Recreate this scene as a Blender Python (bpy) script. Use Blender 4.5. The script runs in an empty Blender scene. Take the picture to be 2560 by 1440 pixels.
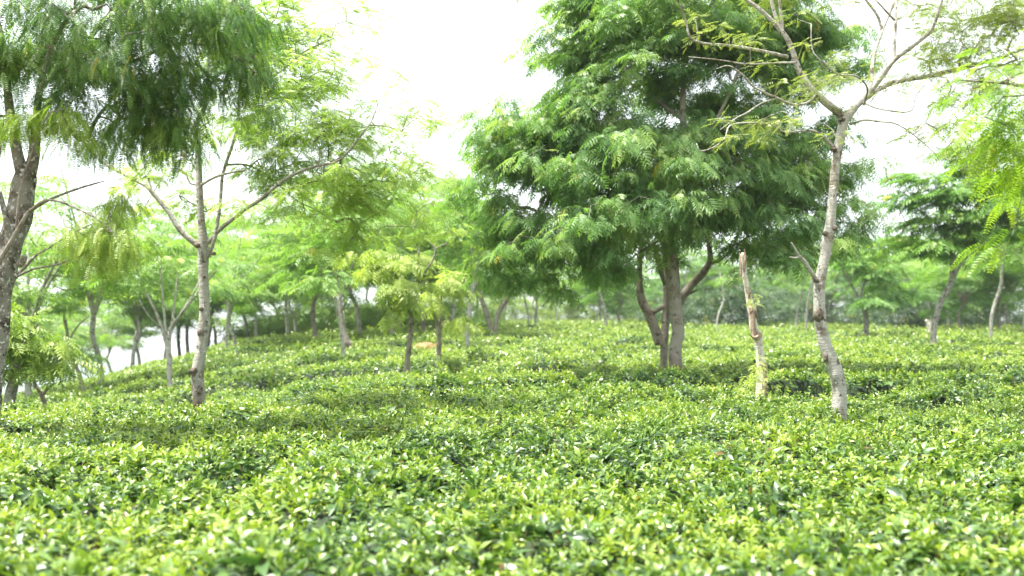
import bpy, math, random
import numpy as np
from math import radians as R

rng = np.random.default_rng(7)
random.seed(7)
scene = bpy.context.scene
col = scene.collection

# ------------------------------------------------------------------ camera
F = 2489.0          # focal length in photo pixels (2560 wide)
HOR = 945.0         # true horizon row of the photo
ZC = 1.75           # eye height above the soil
cam_d = bpy.data.cameras.new("camera")
cam_d.sensor_width = 36.0
cam_d.lens = 36.0 * F / 2560.0
cam_d.shift_y = (HOR - 720.0) / 2560.0
cam_d.clip_start = 0.05
cam_d.clip_end = 12000.0
cam_d.dof.use_dof = True
cam_d.dof.focus_distance = 8.8
cam_d.dof.aperture_fstop = 1.6
cam = bpy.data.objects.new("camera", cam_d)
cam.location = (0, 0, ZC)
cam.rotation_euler = (R(90), 0, 0)
col.objects.link(cam)
scene.camera = cam

# ------------------------------------------------------------------ world and sun
SUN_EL, SUN_AZ = 69.0, -100.0       # degrees; azimuth from +Y towards +X
world = bpy.data.worlds.new("World")
scene.world = world
world.use_nodes = True
wn = world.node_tree.nodes; wl = world.node_tree.links
wn.clear()
wo = wn.new("ShaderNodeOutputWorld"); bg = wn.new("ShaderNodeBackground")
sky = wn.new("ShaderNodeTexSky"); sky.sky_type = 'NISHITA'
sky.sun_disc = False; sky.sun_elevation = R(SUN_EL); sky.sun_rotation = R(SUN_AZ)
sky.dust_density = 6.0; sky.air_density = 1.2; sky.ozone_density = 1.0
mix = wn.new("ShaderNodeMix"); mix.data_type = 'RGBA'
tc = wn.new("ShaderNodeTexCoord"); mp = wn.new("ShaderNodeMapping"); mp.inputs['Scale'].default_value = (1, 1, 3)
cn = wn.new("ShaderNodeTexNoise"); cn.inputs['Scale'].default_value = 1.6; cn.inputs['Detail'].default_value = 5
cr = wn.new("ShaderNodeMapRange"); cr.inputs[1].default_value = 0.3; cr.inputs[2].default_value = 0.7
cr.inputs[3].default_value = 0.6; cr.inputs[4].default_value = 0.92
wl.new(tc.outputs['Generated'], mp.inputs[0]); wl.new(mp.outputs[0], cn.inputs['Vector'])
wl.new(cn.outputs['Fac'], cr.inputs[0]); wl.new(cr.outputs[0], mix.inputs[0])
wl.new(sky.outputs[0], mix.inputs[6]); mix.inputs[7].default_value = (8.3, 8.9, 9.1, 1)   # thin bright cloud veil
wl.new(mix.outputs[2], bg.inputs[0]); bg.inputs[1].default_value = 0.080
wl.new(bg.outputs[0], wo.inputs[0])

sun_d = bpy.data.lights.new("sun", 'SUN')
sun_d.energy = 4.3; sun_d.angle = R(1.5); sun_d.color = (1.0, 0.955, 0.88)
sun = bpy.data.objects.new("sun", sun_d); col.objects.link(sun)
sun.rotation_euler = (R(90 - SUN_EL), 0, R(180 - SUN_AZ))
sun.location = (0, 0, 60)

scene.view_settings.view_transform = 'Standard'
scene.view_settings.look = 'None'
scene.view_settings.exposure = 1.78
scene.view_settings.gamma = 1.0
cy = scene.cycles
cy.max_bounces = 7; cy.diffuse_bounces = 4; cy.glossy_bounces = 2
cy.transmission_bounces = 5; cy.transparent_max_bounces = 4; cy.volume_bounces = 0
cy.caustics_reflective = False; cy.caustics_refractive = False

# ------------------------------------------------------------------ small helpers
def px(x, y, Y):
    """photo pixel at distance Y -> world point"""
    return np.array([(x - 1280.0) / F * Y, Y, ZC - (y - HOR) / F * Y])

def hash2(ix, iy, s):
    h = (ix.astype(np.int64) * 374761393 + iy.astype(np.int64) * 668265263 + s * 982451653) & 0x7fffffff
    h = (h ^ (h >> 13)) * 1274126177 & 0x7fffffff
    h = (h ^ (h >> 16)) & 0xffffff
    return h / float(0xffffff)

def vnoise(x, y, s=0):
    ix = np.floor(x); iy = np.floor(y); fx = x - ix; fy = y - iy
    fx = fx * fx * (3 - 2 * fx); fy = fy * fy * (3 - 2 * fy)
    a = hash2(ix, iy, s); b = hash2(ix + 1, iy, s); c = hash2(ix, iy + 1, s); d = hash2(ix + 1, iy + 1, s)
    return (a * (1 - fx) + b * fx) * (1 - fy) + (c * (1 - fx) + d * fx) * fy

def sstep(a, b, t):
    t = np.clip((t - a) / (b - a), 0, 1); return t * t * (3 - 2 * t)

def mesh_np(name, V, Q, mats, mat_idx=None, tint=None, smooth=False):
    V = np.ascontiguousarray(V, dtype=np.float32).reshape(-1, 3)
    Q = np.ascontiguousarray(Q, dtype=np.int32)
    k = Q.shape[1]; n = len(Q)
    me = bpy.data.meshes.new(name)
    me.vertices.add(len(V)); me.vertices.foreach_set("co", V.ravel())
    me.loops.add(n * k); me.loops.foreach_set("vertex_index", Q.ravel())
    me.polygons.add(n)
    me.polygons.foreach_set("loop_start", np.arange(0, n * k, k, dtype=np.int32))
    for m in (mats if isinstance(mats, (list, tuple)) else [mats]):
        me.materials.append(m)
    if mat_idx is not None:
        me.polygons.foreach_set("material_index", np.ascontiguousarray(mat_idx, dtype=np.int32))
    if smooth:
        me.polygons.foreach_set("use_smooth", np.ones(n, dtype=bool))
    if tint is not None:
        at = me.attributes.new("tint", 'FLOAT', 'FACE')
        at.data.foreach_set("value", np.ascontiguousarray(tint, dtype=np.float32))
    me.update()
    return me

def ob(name, me, parent=None, label=None, cat=None, group=None, kind=None, loc=None):
    o = bpy.data.objects.new(name, me); col.objects.link(o)
    if parent is not None: o.parent = parent
    if loc is not None: o.location = loc
    for k, v in (("label", label), ("category", cat), ("group", group), ("kind", kind)):
        if v: o[k] = v
    return o

def norm(v):
    return v / np.maximum(np.linalg.norm(v, axis=-1, keepdims=True), 1e-9)

def frames(axis, up):
    """rotation columns (x,y,z) with y = axis, z near up"""
    y = norm(axis); x = norm(np.cross(y, up)); z = np.cross(x, y)
    return np.stack([x, y, z], axis=-1)

def scatter(tv, tq, P, Rm, S, tint):
    """template copied to every P/Rm/S -> verts, quads, per-face tint"""
    n = len(P); nv = len(tv)
    V = np.einsum('nij,vj->nvi', Rm, tv) * np.asarray(S)[:, None, None] + P[:, None, :]
    Q = tq[None] + (np.arange(n) * nv)[:, None, None]
    return V.reshape(-1, 3), Q.reshape(-1, 4), np.repeat(tint, len(tq))

def join(parts):
    V = []; Q = []; T = []; o = 0
    for v, q, t in parts:
        V.append(v); Q.append(q + o); T.append(t); o += len(v)
    return np.concatenate(V), np.concatenate(Q), np.concatenate(T)

# ------------------------------------------------------------------ materials
def new_mat(name):
    m = bpy.data.materials.new(name); m.use_nodes = True
    m.node_tree.nodes.clear()
    return m, m.node_tree.nodes, m.node_tree.links

def leaf_mat(name, stops, trans=0.35, rough=0.4, tcol=(1.25, 1.2, 0.5), spec=0.5):
    m, n, l = new_mat(name)
    out = n.new("ShaderNodeOutputMaterial"); at = n.new("ShaderNodeAttribute"); at.attribute_name = "tint"
    rp = n.new("ShaderNodeValToRGB"); el = rp.color_ramp.elements
    el[0].position = stops[0][0]; el[0].color = (*stops[0][1], 1)
    el[1].position = stops[-1][0]; el[1].color = (*stops[-1][1], 1)
    for p, c in stops[1:-1]:
        e = el.new(p); e.color = (*c, 1)
    l.new(at.outputs['Fac'], rp.inputs[0])
    pb = n.new("ShaderNodeBsdfPrincipled"); pb.inputs['Roughness'].default_value = rough
    pb.inputs['Specular IOR Level'].default_value = spec
    l.new(rp.outputs[0], pb.inputs['Base Color'])
    mm = n.new("ShaderNodeMix"); mm.data_type = 'RGBA'; mm.blend_type = 'MULTIPLY'; mm.inputs[0].default_value = 1
    l.new(rp.outputs[0], mm.inputs[6]); mm.inputs[7].default_value = (*tcol, 1)
    tb = n.new("ShaderNodeBsdfTranslucent"); l.new(mm.outputs[2], tb.inputs[0])
    mx = n.new("ShaderNodeMixShader"); mx.inputs[0].default_value = trans
    l.new(pb.outputs[0], mx.inputs[1]); l.new(tb.outputs[0], mx.inputs[2]); l.new(mx.outputs[0], out.inputs[0])
    return m

def bark_mat(name, c1, c2, c3, base=None, spot=0.5, scale=1.0, base_h=0.5):
    """c1 main, c2 dark blotches, c3 lichen spots; base = brown foot colour up to base_h"""
    m, n, l = new_mat(name)
    out = n.new("ShaderNodeOutputMaterial"); pb = n.new("ShaderNodeBsdfPrincipled")
    pb.inputs['Roughness'].default_value = 0.9; pb.inputs['Specular IOR Level'].default_value = 0.15
    tc = n.new("ShaderNodeTexCoord")
    def noise(sc, det, z=1.0, rough=0.6):
        mp = n.new("ShaderNodeMapping"); mp.inputs['Scale'].default_value = (1, 1, z)
        l.new(tc.outputs['Object'], mp.inputs[0])
        t = n.new("ShaderNodeTexNoise"); t.inputs['Scale'].default_value = sc * scale
        t.inputs['Detail'].default_value = det; t.inputs['Roughness'].default_value = rough
        l.new(mp.outputs[0], t.inputs['Vector']); return t.outputs['Fac']
    def rng_(s, a, b):
        r = n.new("ShaderNodeMapRange"); r.inputs[1].default_value = a; r.inputs[2].default_value = b
        l.new(s, r.inputs[0]); return r.outputs[0]
    def mixc(f, a, b):
        x = n.new("ShaderNodeMix"); x.data_type = 'RGBA'
        l.new(f, x.inputs[0])
        for i, v in ((6, a), (7, b)):
            if isinstance(v, tuple): x.inputs[i].default_value = (*v, 1)
            else: l.new(v, x.inputs[i])
        return x.outputs[2]
    blot = noise(7, 6); rings = noise(9, 5, 7.0); fine = noise(45, 4); lich = noise(26, 3)
    c = mixc(rng_(blot, 0.5, 0.62), c1, c2)
    speck = noise(13, 5, .8, 0.75)
    c = mixc(rng_(speck, 0.57, 0.62), c, tuple(0.45 * k for k in c2))
    c = mixc(rng_(rings, 0.60, 0.78), c, tuple(0.55 * k for k in c1))
    c = mixc(rng_(lich, 0.7 - 0.14 * spot, 0.76 - 0.14 * spot), c, c3)
    if base:
        sx = n.new("ShaderNodeSeparateXYZ"); l.new(tc.outputs['Object'], sx.inputs[0])
        ad = n.new("ShaderNodeMath"); ad.operation = 'MULTIPLY_ADD'
        l.new(blot, ad.inputs[0]); ad.inputs[1].default_value = -0.9; l.new(sx.outputs[2], ad.inputs[2])
        r = n.new("ShaderNodeMapRange"); r.inputs[1].default_value = base_h - 0.45 + 0.22; r.inputs[2].default_value = base_h - 0.45 - 0.22
        l.new(ad.outputs[0], r.inputs[0])
        c = mixc(r.outputs[0], c, base)
    l.new(c, pb.inputs['Base Color'])
    bp = n.new("ShaderNodeBump"); bp.inputs['Strength'].default_value = 0.8; bp.inputs['Distance'].default_value = 0.02
    sm = n.new("ShaderNodeMath"); sm.operation = 'ADD'; l.new(rings, sm.inputs[0]); l.new(fine, sm.inputs[1])
    l.new(sm.outputs[0], bp.inputs['Height']); l.new(bp.outputs[0], pb.inputs['Normal'])
    l.new(pb.outputs[0], out.inputs[0])
    return m

def soil_mat(name, c1, c2, sc=3.0):
    m, n, l = new_mat(name)
    out = n.new("ShaderNodeOutputMaterial"); pb = n.new("ShaderNodeBsdfPrincipled"); pb.inputs['Roughness'].default_value = 0.95
    tc = n.new("ShaderNodeTexCoord"); t = n.new("ShaderNodeTexNoise"); t.inputs['Scale'].default_value = sc; t.inputs['Detail'].default_value = 8
    rp = n.new("ShaderNodeValToRGB"); rp.color_ramp.elements[0].position = .35; rp.color_ramp.elements[1].position = .68
    rp.color_ramp.elements[0].color = (*c1, 1); rp.color_ramp.elements[1].color = (*c2, 1)
    l.new(tc.outputs['Object'], t.inputs['Vector']); l.new(t.outputs['Fac'], rp.inputs[0]); l.new(rp.outputs[0], pb.inputs['Base Color'])
    bp = n.new("ShaderNodeBump"); bp.inputs['Strength'].default_value = 0.6; bp.inputs['Distance'].default_value = 0.05
    l.new(t.outputs['Fac'], bp.inputs['Height']); l.new(bp.outputs[0], pb.inputs['Normal']); l.new(pb.outputs[0], out.inputs[0])
    return m

YEL = (0.50, 0.40, 0.05)
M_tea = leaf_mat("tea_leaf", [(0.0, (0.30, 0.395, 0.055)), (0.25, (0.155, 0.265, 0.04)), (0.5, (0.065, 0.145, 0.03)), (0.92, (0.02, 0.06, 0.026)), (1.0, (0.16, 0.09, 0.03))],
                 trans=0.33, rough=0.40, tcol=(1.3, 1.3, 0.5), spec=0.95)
M_teain = soil_mat("tea_inner_twigs_shade", (0.010, 0.022, 0.007), (0.035, 0.055, 0.018), 14)  # sheet below the leaves: twigs, with interior shade put into near-black colour
M_tstem = soil_mat("tea_stem", (0.16, 0.11, 0.06), (0.24, 0.2, 0.09), 9)
M_soil = soil_mat("soil", (0.11, 0.06, 0.035), (0.24, 0.14, 0.085), 2.0)
M_valley = soil_mat("valley_green", (0.05, 0.10, 0.04), (0.09, 0.15, 0.06), 0.01)
M_hill = soil_mat("hill_green", (0.03, 0.07, 0.035), (0.05, 0.10, 0.05), 0.02)

def greens(name, dk, md, lt, trans=0.35, rough=0.45):
    return leaf_mat(name, [(0.0, dk), (0.45, md), (0.88, lt), (0.93, lt), (1.0, YEL)], trans=trans, rough=rough, tcol=(1.1, 1.25, 0.5), spec=0.4)
M_dark = greens("foliage_deep_green", (0.07, 0.155, 0.05), (0.14, 0.255, 0.07), (0.32, 0.43, 0.11), 0.46)
M_main = greens("foliage_mid_green", (0.105, 0.21, 0.07), (0.19, 0.325, 0.11), (0.34, 0.45, 0.14), 0.48)
M_light = greens("foliage_yellow_green", (0.17, 0.26, 0.04), (0.22, 0.32, 0.05), (0.33, 0.41, 0.07), 0.42)
M_airy = greens("foliage_airy_yellow_green", (0.20, 0.31, 0.06), (0.33, 0.44, 0.10), (0.47, 0.54, 0.16), 0.5)
M_olive = greens("foliage_olive", (0.15, 0.20, 0.065), (0.24, 0.30, 0.09), (0.37, 0.41, 0.13), 0.42)
M_bg1 = greens("foliage_soft_green", (0.12, 0.23, 0.06), (0.22, 0.36, 0.09), (0.34, 0.46, 0.12), 0.48)  # paleness of the far haze is put into these leaf colours
M_bg2 = greens("foliage_fresh_green", (0.08, 0.19, 0.04), (0.15, 0.29, 0.06), (0.27, 0.41, 0.08), 0.45)
M_fresh = greens("foliage_bright_green", (0.10, 0.22, 0.03), (0.19, 0.34, 0.045), (0.36, 0.47, 0.06), 0.45)
M_lime = greens("foliage_lime", (0.25, 0.34, 0.08), (0.37, 0.45, 0.12), (0.48, 0.53, 0.18), 0.48)
M_shrub = greens("foliage_shrub", (0.018, 0.05, 0.016), (0.05, 0.12, 0.025), (0.2, 0.3, 0.05), 0.25)

B_pale = bark_mat("bark_pale_grey", (0.40, 0.385, 0.345), (0.22, 0.19, 0.145), (0.60, 0.60, 0.56), (0.24, 0.20, 0.15), 0.6, base_h=0.75)
B_grey = bark_mat("bark_grey", (0.37, 0.355, 0.315), (0.25, 0.225, 0.185), (0.58, 0.58, 0.53), (0.085, 0.05, 0.035), 0.7, base_h=1.05)
B_main = bark_mat("bark_warm_grey", (0.34, 0.31, 0.265), (0.24, 0.20, 0.16), (0.36, 0.34, 0.30), (0.19, 0.145, 0.12), 0.4, base_h=1.15)
B_dark = bark_mat("bark_dark", (0.25, 0.235, 0.20), (0.11, 0.09, 0.07), (0.52, 0.52, 0.48), None, 0.95)
B_mid = bark_mat("bark_brown_grey", (0.27, 0.24, 0.20), (0.16, 0.13, 0.10), (0.33, 0.32, 0.28), None, 0.35)
B_dead = bark_mat("bark_peeling_white", (0.60, 0.56, 0.48), (0.33, 0.25, 0.17), (0.62, 0.60, 0.54), None, 0.5, scale=1.4)
B_twig = bark_mat("bark_twig", (0.20, 0.18, 0.15), (0.12, 0.10, 0.08), (0.30, 0.29, 0.26), None, 0.3)
B_twigpale = bark_mat("bark_twig_pale", (0.40, 0.38, 0.33), (0.26, 0.23, 0.19), (0.52, 0.51, 0.47), None, 0.4)
M_heart = bark_mat("torn_heartwood", (0.30, 0.23, 0.17), (0.13, 0.08, 0.05), (0.42, 0.33, 0.24), None, 0.2)

# ------------------------------------------------------------------ terrain
COLS = np.array([-800, 0, 200, 420, 600, 800, 1000, 1300, 1600, 1900, 2560, 3400.])
ROWS = np.array([0, 10.5, 13, 17, 22, 30, 45, 70, 110, 200, 400.])
TAB = np.array([
 [.95, .95, 1.9, 2.6, 3.4, 4.6, 7.0, 11, 18, 33, 70],
 [.95, .95, 1.5, 1.75, 2.1, 2.65, 3.8, 6.2, 11, 22, 55],
 [.95, .95, 1.4, 1.6, 1.85, 2.25, 3.0, 5.0, 9, 18, 50],
 [.95, .95, 1.42, 1.66, 1.78, 1.85, 1.95, 3.4, 7, 15, 45],
 [.95, .95, 1.3, 1.48, 1.58, 1.55, 1.12, 1.7, 4, 10, 35],
 [.95, .95, 1.05, 1.18, 1.3, 1.25, .95, 0.95, 1.7, 4, 20],
 [.95, .95, .97, 1.03, 1.1, 1.05, .85, .70, .85, 1.8, 12],
 [.95, .95, .95, .98, 1.0, .95, .8, .60, .56, .9, 8],
 [.95, .95, .95, .95, .95, .93, .84, .66, .58, .9, 8],
 [.95, .95, .95, .95, .95, .93, .84, .70, .62, 1.0, 8],
 [.95, .95, .95, .95, .95, .93, .88, .86, 1.3, 2.6, 10],
 [.95, .95, .95, .95, .95, .95, .95, 1.1, 2.0, 4.0, 12]])

def interp2(a, Y):
    a = np.clip(a, COLS[0], COLS[-1] - 1e-6); Y = np.clip(Y, 0, ROWS[-1] - 1e-6)
    i = np.searchsorted(COLS, a, side='right') - 1; j = np.searchsorted(ROWS, Y, side='right') - 1
    u = (a - COLS[i]) / (COLS[i + 1] - COLS[i]); v = (Y - ROWS[j]) / (ROWS[j + 1] - ROWS[j])
    u = u * u * (3 - 2 * u) * .5 + u * .5
    return (TAB[i, j] * (1 - u) + TAB[i + 1, j] * u) * (1 - v) + (TAB[i, j + 1] * (1 - u) + TAB[i + 1, j + 1] * u) * v

def canopy0(X, Y):
    """mean height of the plucked tea table"""
    a = 1280 + F * X / np.maximum(Y, 1.0)
    d = (interp2(a, Y * .93) + interp2(a, Y) * 2 + interp2(a, Y * 1.07)) / 4
    return ZC - d + (HOR - 790) / F * np.maximum(Y, -5)

GAPS = [  # dark hollows between bushes: x px, y px, half width X, half width Y, depth
 (1965, 992, .5, .35, .55), (2420, 892, 1.8, .8, .6), (2000, 945, .7, .35, .5), (1060, 1010, .5, .35, .22), (700, 960, .7, .5, .12),
 (1415, 1062, .20, .18, .2), (1165, 1262, .10, .17, .75), (150, 1290, .17, .14, .3), (1940, 1250, .16, .12, .25), (1740, 1190, .15, .12, .18),
 (1880, 872, .5, .7, .5), (1060, 862, .55, .9, .55), (980, 1160, .15, .12, .15), (640, 1150, .2, .14, .16), (2100, 1260, .2, .15, .2), (2300, 1000, .7, .35, .15),
 (560, 1240, .16, .1, .2), (1250, 1330, .12, .08, .2), (1900, 1400, .2, .07, .25), (330, 1180, .2, .14, .18), (1560, 1150, .2, .12, .13)]

def canopy(X, Y):
    z = canopy0(X, Y)
    far = sstep(9.5, 13.5, Y); lump = far * (.4 + .6 * sstep(1700, 1950, 1280 + F * X / np.maximum(Y, 1)))
    # single bushes
    wx = X + .5 * vnoise(X / 1.7, Y / 1.7, 51); wy = Y + .5 * vnoise(X / 1.7, Y / 1.7, 52) + .5 * (np.floor(wx / 1.15) % 2)
    cellx = np.abs(wx / 1.15 - np.floor(wx / 1.15) - .5) * 2; celly = np.abs(wy / 1.05 - np.floor(wy / 1.05) - .5) * 2
    edge_ = np.maximum(cellx, celly)
    z = z - (.06 + .16 * lump) * sstep(.62, 1, edge_) * vnoise(X / 1.3, Y / 1.3, 53) * 1.6
    z = z + (hash2(np.floor(wx / 1.15), np.floor(wy / 1.05), 6) - .5) * (.03 + .13 * lump)
    z = z + (vnoise(X / .9, Y / .9, 3) - .5) * .10 * (1 + .9 * lump) + (vnoise(X / .28, Y / .28, 5) - .5) * .07
    z = z - .17 * sstep(.68, .92, vnoise(X / .34, Y / .34, 15)) - .08 * sstep(.6, .85, vnoise(X / .16, Y / .16, 16))
    z = z + (vnoise(X / 3.5, Y / 3.5, 9) - .5) * .12 * far
    # contour rows of bushes beyond the near table
    sp = 3.1
    ph = (Y - .22 * X + 3.6 * vnoise(X / 5.5, Y / 9, 21)) / (sp * (1 - .25 * sstep(25, 14, Y)))
    t = ph - np.floor(ph); row = np.floor(ph)
    amp = .10 + .42 * np.clip(vnoise(X / 4.5 + row * 7.3, row * 3.1, 33) - .25, 0, 1)
    body = amp * (1 - .8 * t)
    edge = sstep(0, .09, t) * (1 - sstep(.84, .94, t))
    gm = sstep(.28, .5, vnoise(X / 2.3 + row * 5.1, row * 2.7, 35))
    edge = 1 - (1 - edge) * (.25 + .75 * gm)
    slope = sstep(1150, 800, 1280 + F * X / np.maximum(Y, 1)) * sstep(14, 18, Y)
    z = z + far * (body * edge - (1 - edge) * (.30 + .12 * slope) - .10)
    # cross gaps
    pc = (X + 1.2 * vnoise(X / 5, Y / 5, 41) + row * 2.17) / 4.2
    tcx = np.abs(pc - np.floor(pc) - .5) * 2
    z = z - far * .3 * sstep(.88, .97, tcx) * (hash2(np.floor(pc), row, 4) > .45)
    for (gx, gy, wx, wy, dp) in GAP_W:
        z = z - dp * np.exp(-(((X - gx) / wx) ** 2 + ((Y - gy) / wy) ** 2) ** 1.5)
    return z

def Yof(x, y, Y0=1.5, Y1=150):
    """distance at which the sight line of a photo pixel meets the mean tea table"""
    Ys = np.geomspace(Y0, Y1, 4000); X = (x - 1280) / F * Ys
    zr = ZC - (y - HOR) / F * Ys
    s = np.nonzero(zr <= canopy0(X, Ys))[0]
    return float(Ys[s[0]]) if len(s) else float(Y1)

GAP_W = []
for gx, gy, wx, wy, dp in GAPS:
    Yg = Yof(gx, gy); GAP_W.append(((gx - 1280) / F * Yg, Yg, wx, wy, dp))

def grid_faces(nr, nc):
    i = np.arange(nr - 1)[:, None] * nc + np.arange(nc - 1)[None]
    i = i.ravel(); return np.stack([i, i + 1, i + nc + 1, i + nc], -1)

# ground sheet: soil under the bushes, then valley floor to the horizon
ys = np.concatenate([[-60, -25, -10, -3], np.linspace(0, 60, 120)[0:], np.geomspace(62, 400, 60)])
ax = np.linspace(-1.15, 1.05, 150)
Yg, Ag = np.meshgrid(ys, ax, indexing='ij')
Xg = Ag * np.maximum(np.abs(Yg), 14)
Zg = canopy0(Xg, Yg) - .8 + (vnoise(Xg / 1.5, Yg / 1.5, 8) - .5) * .08
me = mesh_np("ground", np.stack([Xg, Yg, Zg], -1), grid_faces(len(ys), len(ax)), M_soil, smooth=True)
ob("ground", me, kind="structure")
n = 60
rad = np.concatenate([[150], np.geomspace(300, 9000, 30)]); an = np.linspace(0, 2 * math.pi, 73)
Rr, Aa = np.meshgrid(rad, an, indexing='ij')
Zv = -52 + (vnoise(Rr * np.cos(Aa) / 300, Rr * np.sin(Aa) / 300, 2) - .5) * 14
ob("valley_floor", mesh_np("valley_floor", np.stack([Rr * np.cos(Aa), Rr * np.sin(Aa), Zv], -1), grid_faces(len(rad), len(an)), M_valley, smooth=True), kind="structure")
# distant wooded ridge in the gap on the left
xs = np.linspace(-1100, -200, 140); dd = np.linspace(0, 400, 16)
Xh, Dh = np.meshgrid(xs, dd, indexing='xy')
prof = 44 + 26 * vnoise(Xh / 130, Xh * 0, 61) + 14 * vnoise(Xh / 35, Dh / 60, 62) + 6 * vnoise(Xh / 9, Dh / 12, 63)
Zh = -55 + prof * np.sin(np.clip(Dh / 400, 0, 1) * math.pi)
ob("hills", mesh_np("hills", np.stack([Xh, 1200 + Dh, Zh], -1), grid_faces(len(dd), len(xs)), M_hill, smooth=True), kind="structure")

# ------------------------------------------------------------------ tea
def leaf_tpl(rows, wmax=.195, fold=.07, droop=.38):
    ys_ = np.array(rows); w = wmax * np.sin(np.clip(ys_, .0, 1) ** .85 * math.pi) ** .8 + .012
    V = []
    for y, hw in zip(ys_, w):
        z = .2 * y - droop * y * y
        V += [(-hw, y, z + fold * hw / wmax), (0, y, z), (hw, y, z + fold * hw / wmax)]
    Q = []
    for i in range(len(ys_) - 1):
        a = i * 3; Q += [(a, a + 1, a + 4, a + 3), (a + 1, a + 2, a + 5, a + 4)]
    return np.array(V), np.array(Q)
def strip_tpl(rows, wmax=.22, droop=.2):
    ys_ = np.array(rows); w = wmax * np.sin(ys_ * math.pi) + .03; V = []
    for y, hw in zip(ys_, w):
        z = .12 * y - droop * y * y; V += [(-hw, y, z), (hw, y, z)]
    Q = [(2 * i, 2 * i + 1, 2 * i + 3, 2 * i + 2) for i in range(len(ys_) - 1)]
    return np.array(V), np.array(Q)
LOD = [leaf_tpl([0, .28, .62, 1.0]), leaf_tpl([0, .45, 1.0]), strip_tpl([0, .5, 1.0], .21)]

def tea_band(Y0, Y1, shoots_m2, nl, size, lod, amax=.66, side=1.5):
    wid = lambda y: 2 * (amax * y + side)
    area = (wid(Y0) + wid(Y1)) / 2 * (Y1 - Y0)
    n = int(area * shoots_m2)
    Y = rng.uniform(Y0, Y1, n * 2); X = rng.uniform(-.5, .5, n * 2) * wid(Y)
    gy_ = (canopy(X, Y + .05) - canopy(X, Y - .05)) / .1; gx_ = (canopy(X + .05, Y) - canopy(X - .05, Y)) / .1
    keep = rng.uniform(0, 1, n * 2) < wid(Y) / wid(Y1) * .5 * np.minimum(2.2, np.sqrt(1 + gy_ ** 2 + gx_ ** 2))
    Y = Y[keep]; X = X[keep]; n = len(Y)
    e = .04
    zc = canopy(X, Y)
    gxn = (canopy(X + e, Y) - zc) / e; gyn = (canopy(X, Y + e) - zc) / e
    N = norm(np.stack([-gxn * .8, -gyn * .8, np.ones(n)], -1))
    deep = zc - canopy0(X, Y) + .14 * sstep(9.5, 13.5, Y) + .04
    jit = rng.normal(-.008, .028, n) + (rng.uniform(0, 1, n) > .985) * rng.uniform(.02, .09, n)
    patch = vnoise(X / .7, Y / .7, 77)
    patch2 = vnoise(X / .25, Y / .25, 78)
    parts = []
    base_rot = rng.uniform(0, 2 * math.pi, n)
    sh_s = rng.uniform(.7, 1.2, n) * np.where(rng.uniform(0, 1, n) > .93, 1.45, 1)
    for k in range(nl):
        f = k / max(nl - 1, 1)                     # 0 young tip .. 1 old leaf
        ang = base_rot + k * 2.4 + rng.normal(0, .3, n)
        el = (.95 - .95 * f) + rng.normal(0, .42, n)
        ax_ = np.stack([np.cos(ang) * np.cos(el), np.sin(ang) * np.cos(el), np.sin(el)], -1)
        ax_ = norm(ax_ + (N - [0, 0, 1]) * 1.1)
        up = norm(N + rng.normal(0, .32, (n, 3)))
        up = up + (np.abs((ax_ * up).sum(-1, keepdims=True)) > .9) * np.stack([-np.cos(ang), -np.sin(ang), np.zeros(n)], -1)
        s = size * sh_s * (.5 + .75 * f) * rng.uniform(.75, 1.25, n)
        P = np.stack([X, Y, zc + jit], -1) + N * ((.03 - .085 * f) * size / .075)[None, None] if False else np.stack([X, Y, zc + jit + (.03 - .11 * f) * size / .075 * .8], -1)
        tint = .04 + .62 * f ** 1.1 + (patch - .5) * .35 + (patch2 - .5) * .3 + rng.normal(0, .10, n) + np.clip(-deep, 0, .4) * 1.1 - .09 * sstep(9, 25, Y)  # leaves in hollows tinted older and darker, gap shade put into colour
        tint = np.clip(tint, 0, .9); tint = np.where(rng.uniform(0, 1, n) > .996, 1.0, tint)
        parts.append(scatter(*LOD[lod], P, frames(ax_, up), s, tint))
    return join(parts)

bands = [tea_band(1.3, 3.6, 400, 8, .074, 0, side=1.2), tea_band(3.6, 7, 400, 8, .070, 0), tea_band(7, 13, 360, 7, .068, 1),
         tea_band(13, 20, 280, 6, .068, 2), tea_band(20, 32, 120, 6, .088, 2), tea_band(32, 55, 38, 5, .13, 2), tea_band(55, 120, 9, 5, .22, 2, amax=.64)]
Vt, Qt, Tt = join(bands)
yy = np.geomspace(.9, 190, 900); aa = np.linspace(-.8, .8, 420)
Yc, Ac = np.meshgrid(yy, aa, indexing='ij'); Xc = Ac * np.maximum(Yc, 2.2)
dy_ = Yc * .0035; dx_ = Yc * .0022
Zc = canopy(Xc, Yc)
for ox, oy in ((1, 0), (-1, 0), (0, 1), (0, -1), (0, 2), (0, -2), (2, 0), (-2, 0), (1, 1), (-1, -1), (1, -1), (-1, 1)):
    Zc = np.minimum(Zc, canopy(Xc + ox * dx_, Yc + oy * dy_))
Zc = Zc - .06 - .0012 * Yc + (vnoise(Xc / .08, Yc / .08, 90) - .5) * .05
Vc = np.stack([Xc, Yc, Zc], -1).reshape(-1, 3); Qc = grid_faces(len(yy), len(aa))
nt = 16000; Yw = rng.uniform(1.3, 11, nt); Xw = rng.uniform(-1, 1, nt) * (.62 * Yw + .8); zw = canopy(Xw, Yw)
tw = np.array([(-.5, 0, 0), (.5, 0, 0), (.3, 1, 0), (-.3, 1, 0), (0, 0, -.5), (0, 0, .5), (0, 1, .3), (0, 1, -.3)]) * [.045, 1, .045]
axw = norm(np.stack([rng.normal(0, .35, nt), rng.normal(0, .35, nt), np.ones(nt)], -1))
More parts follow.
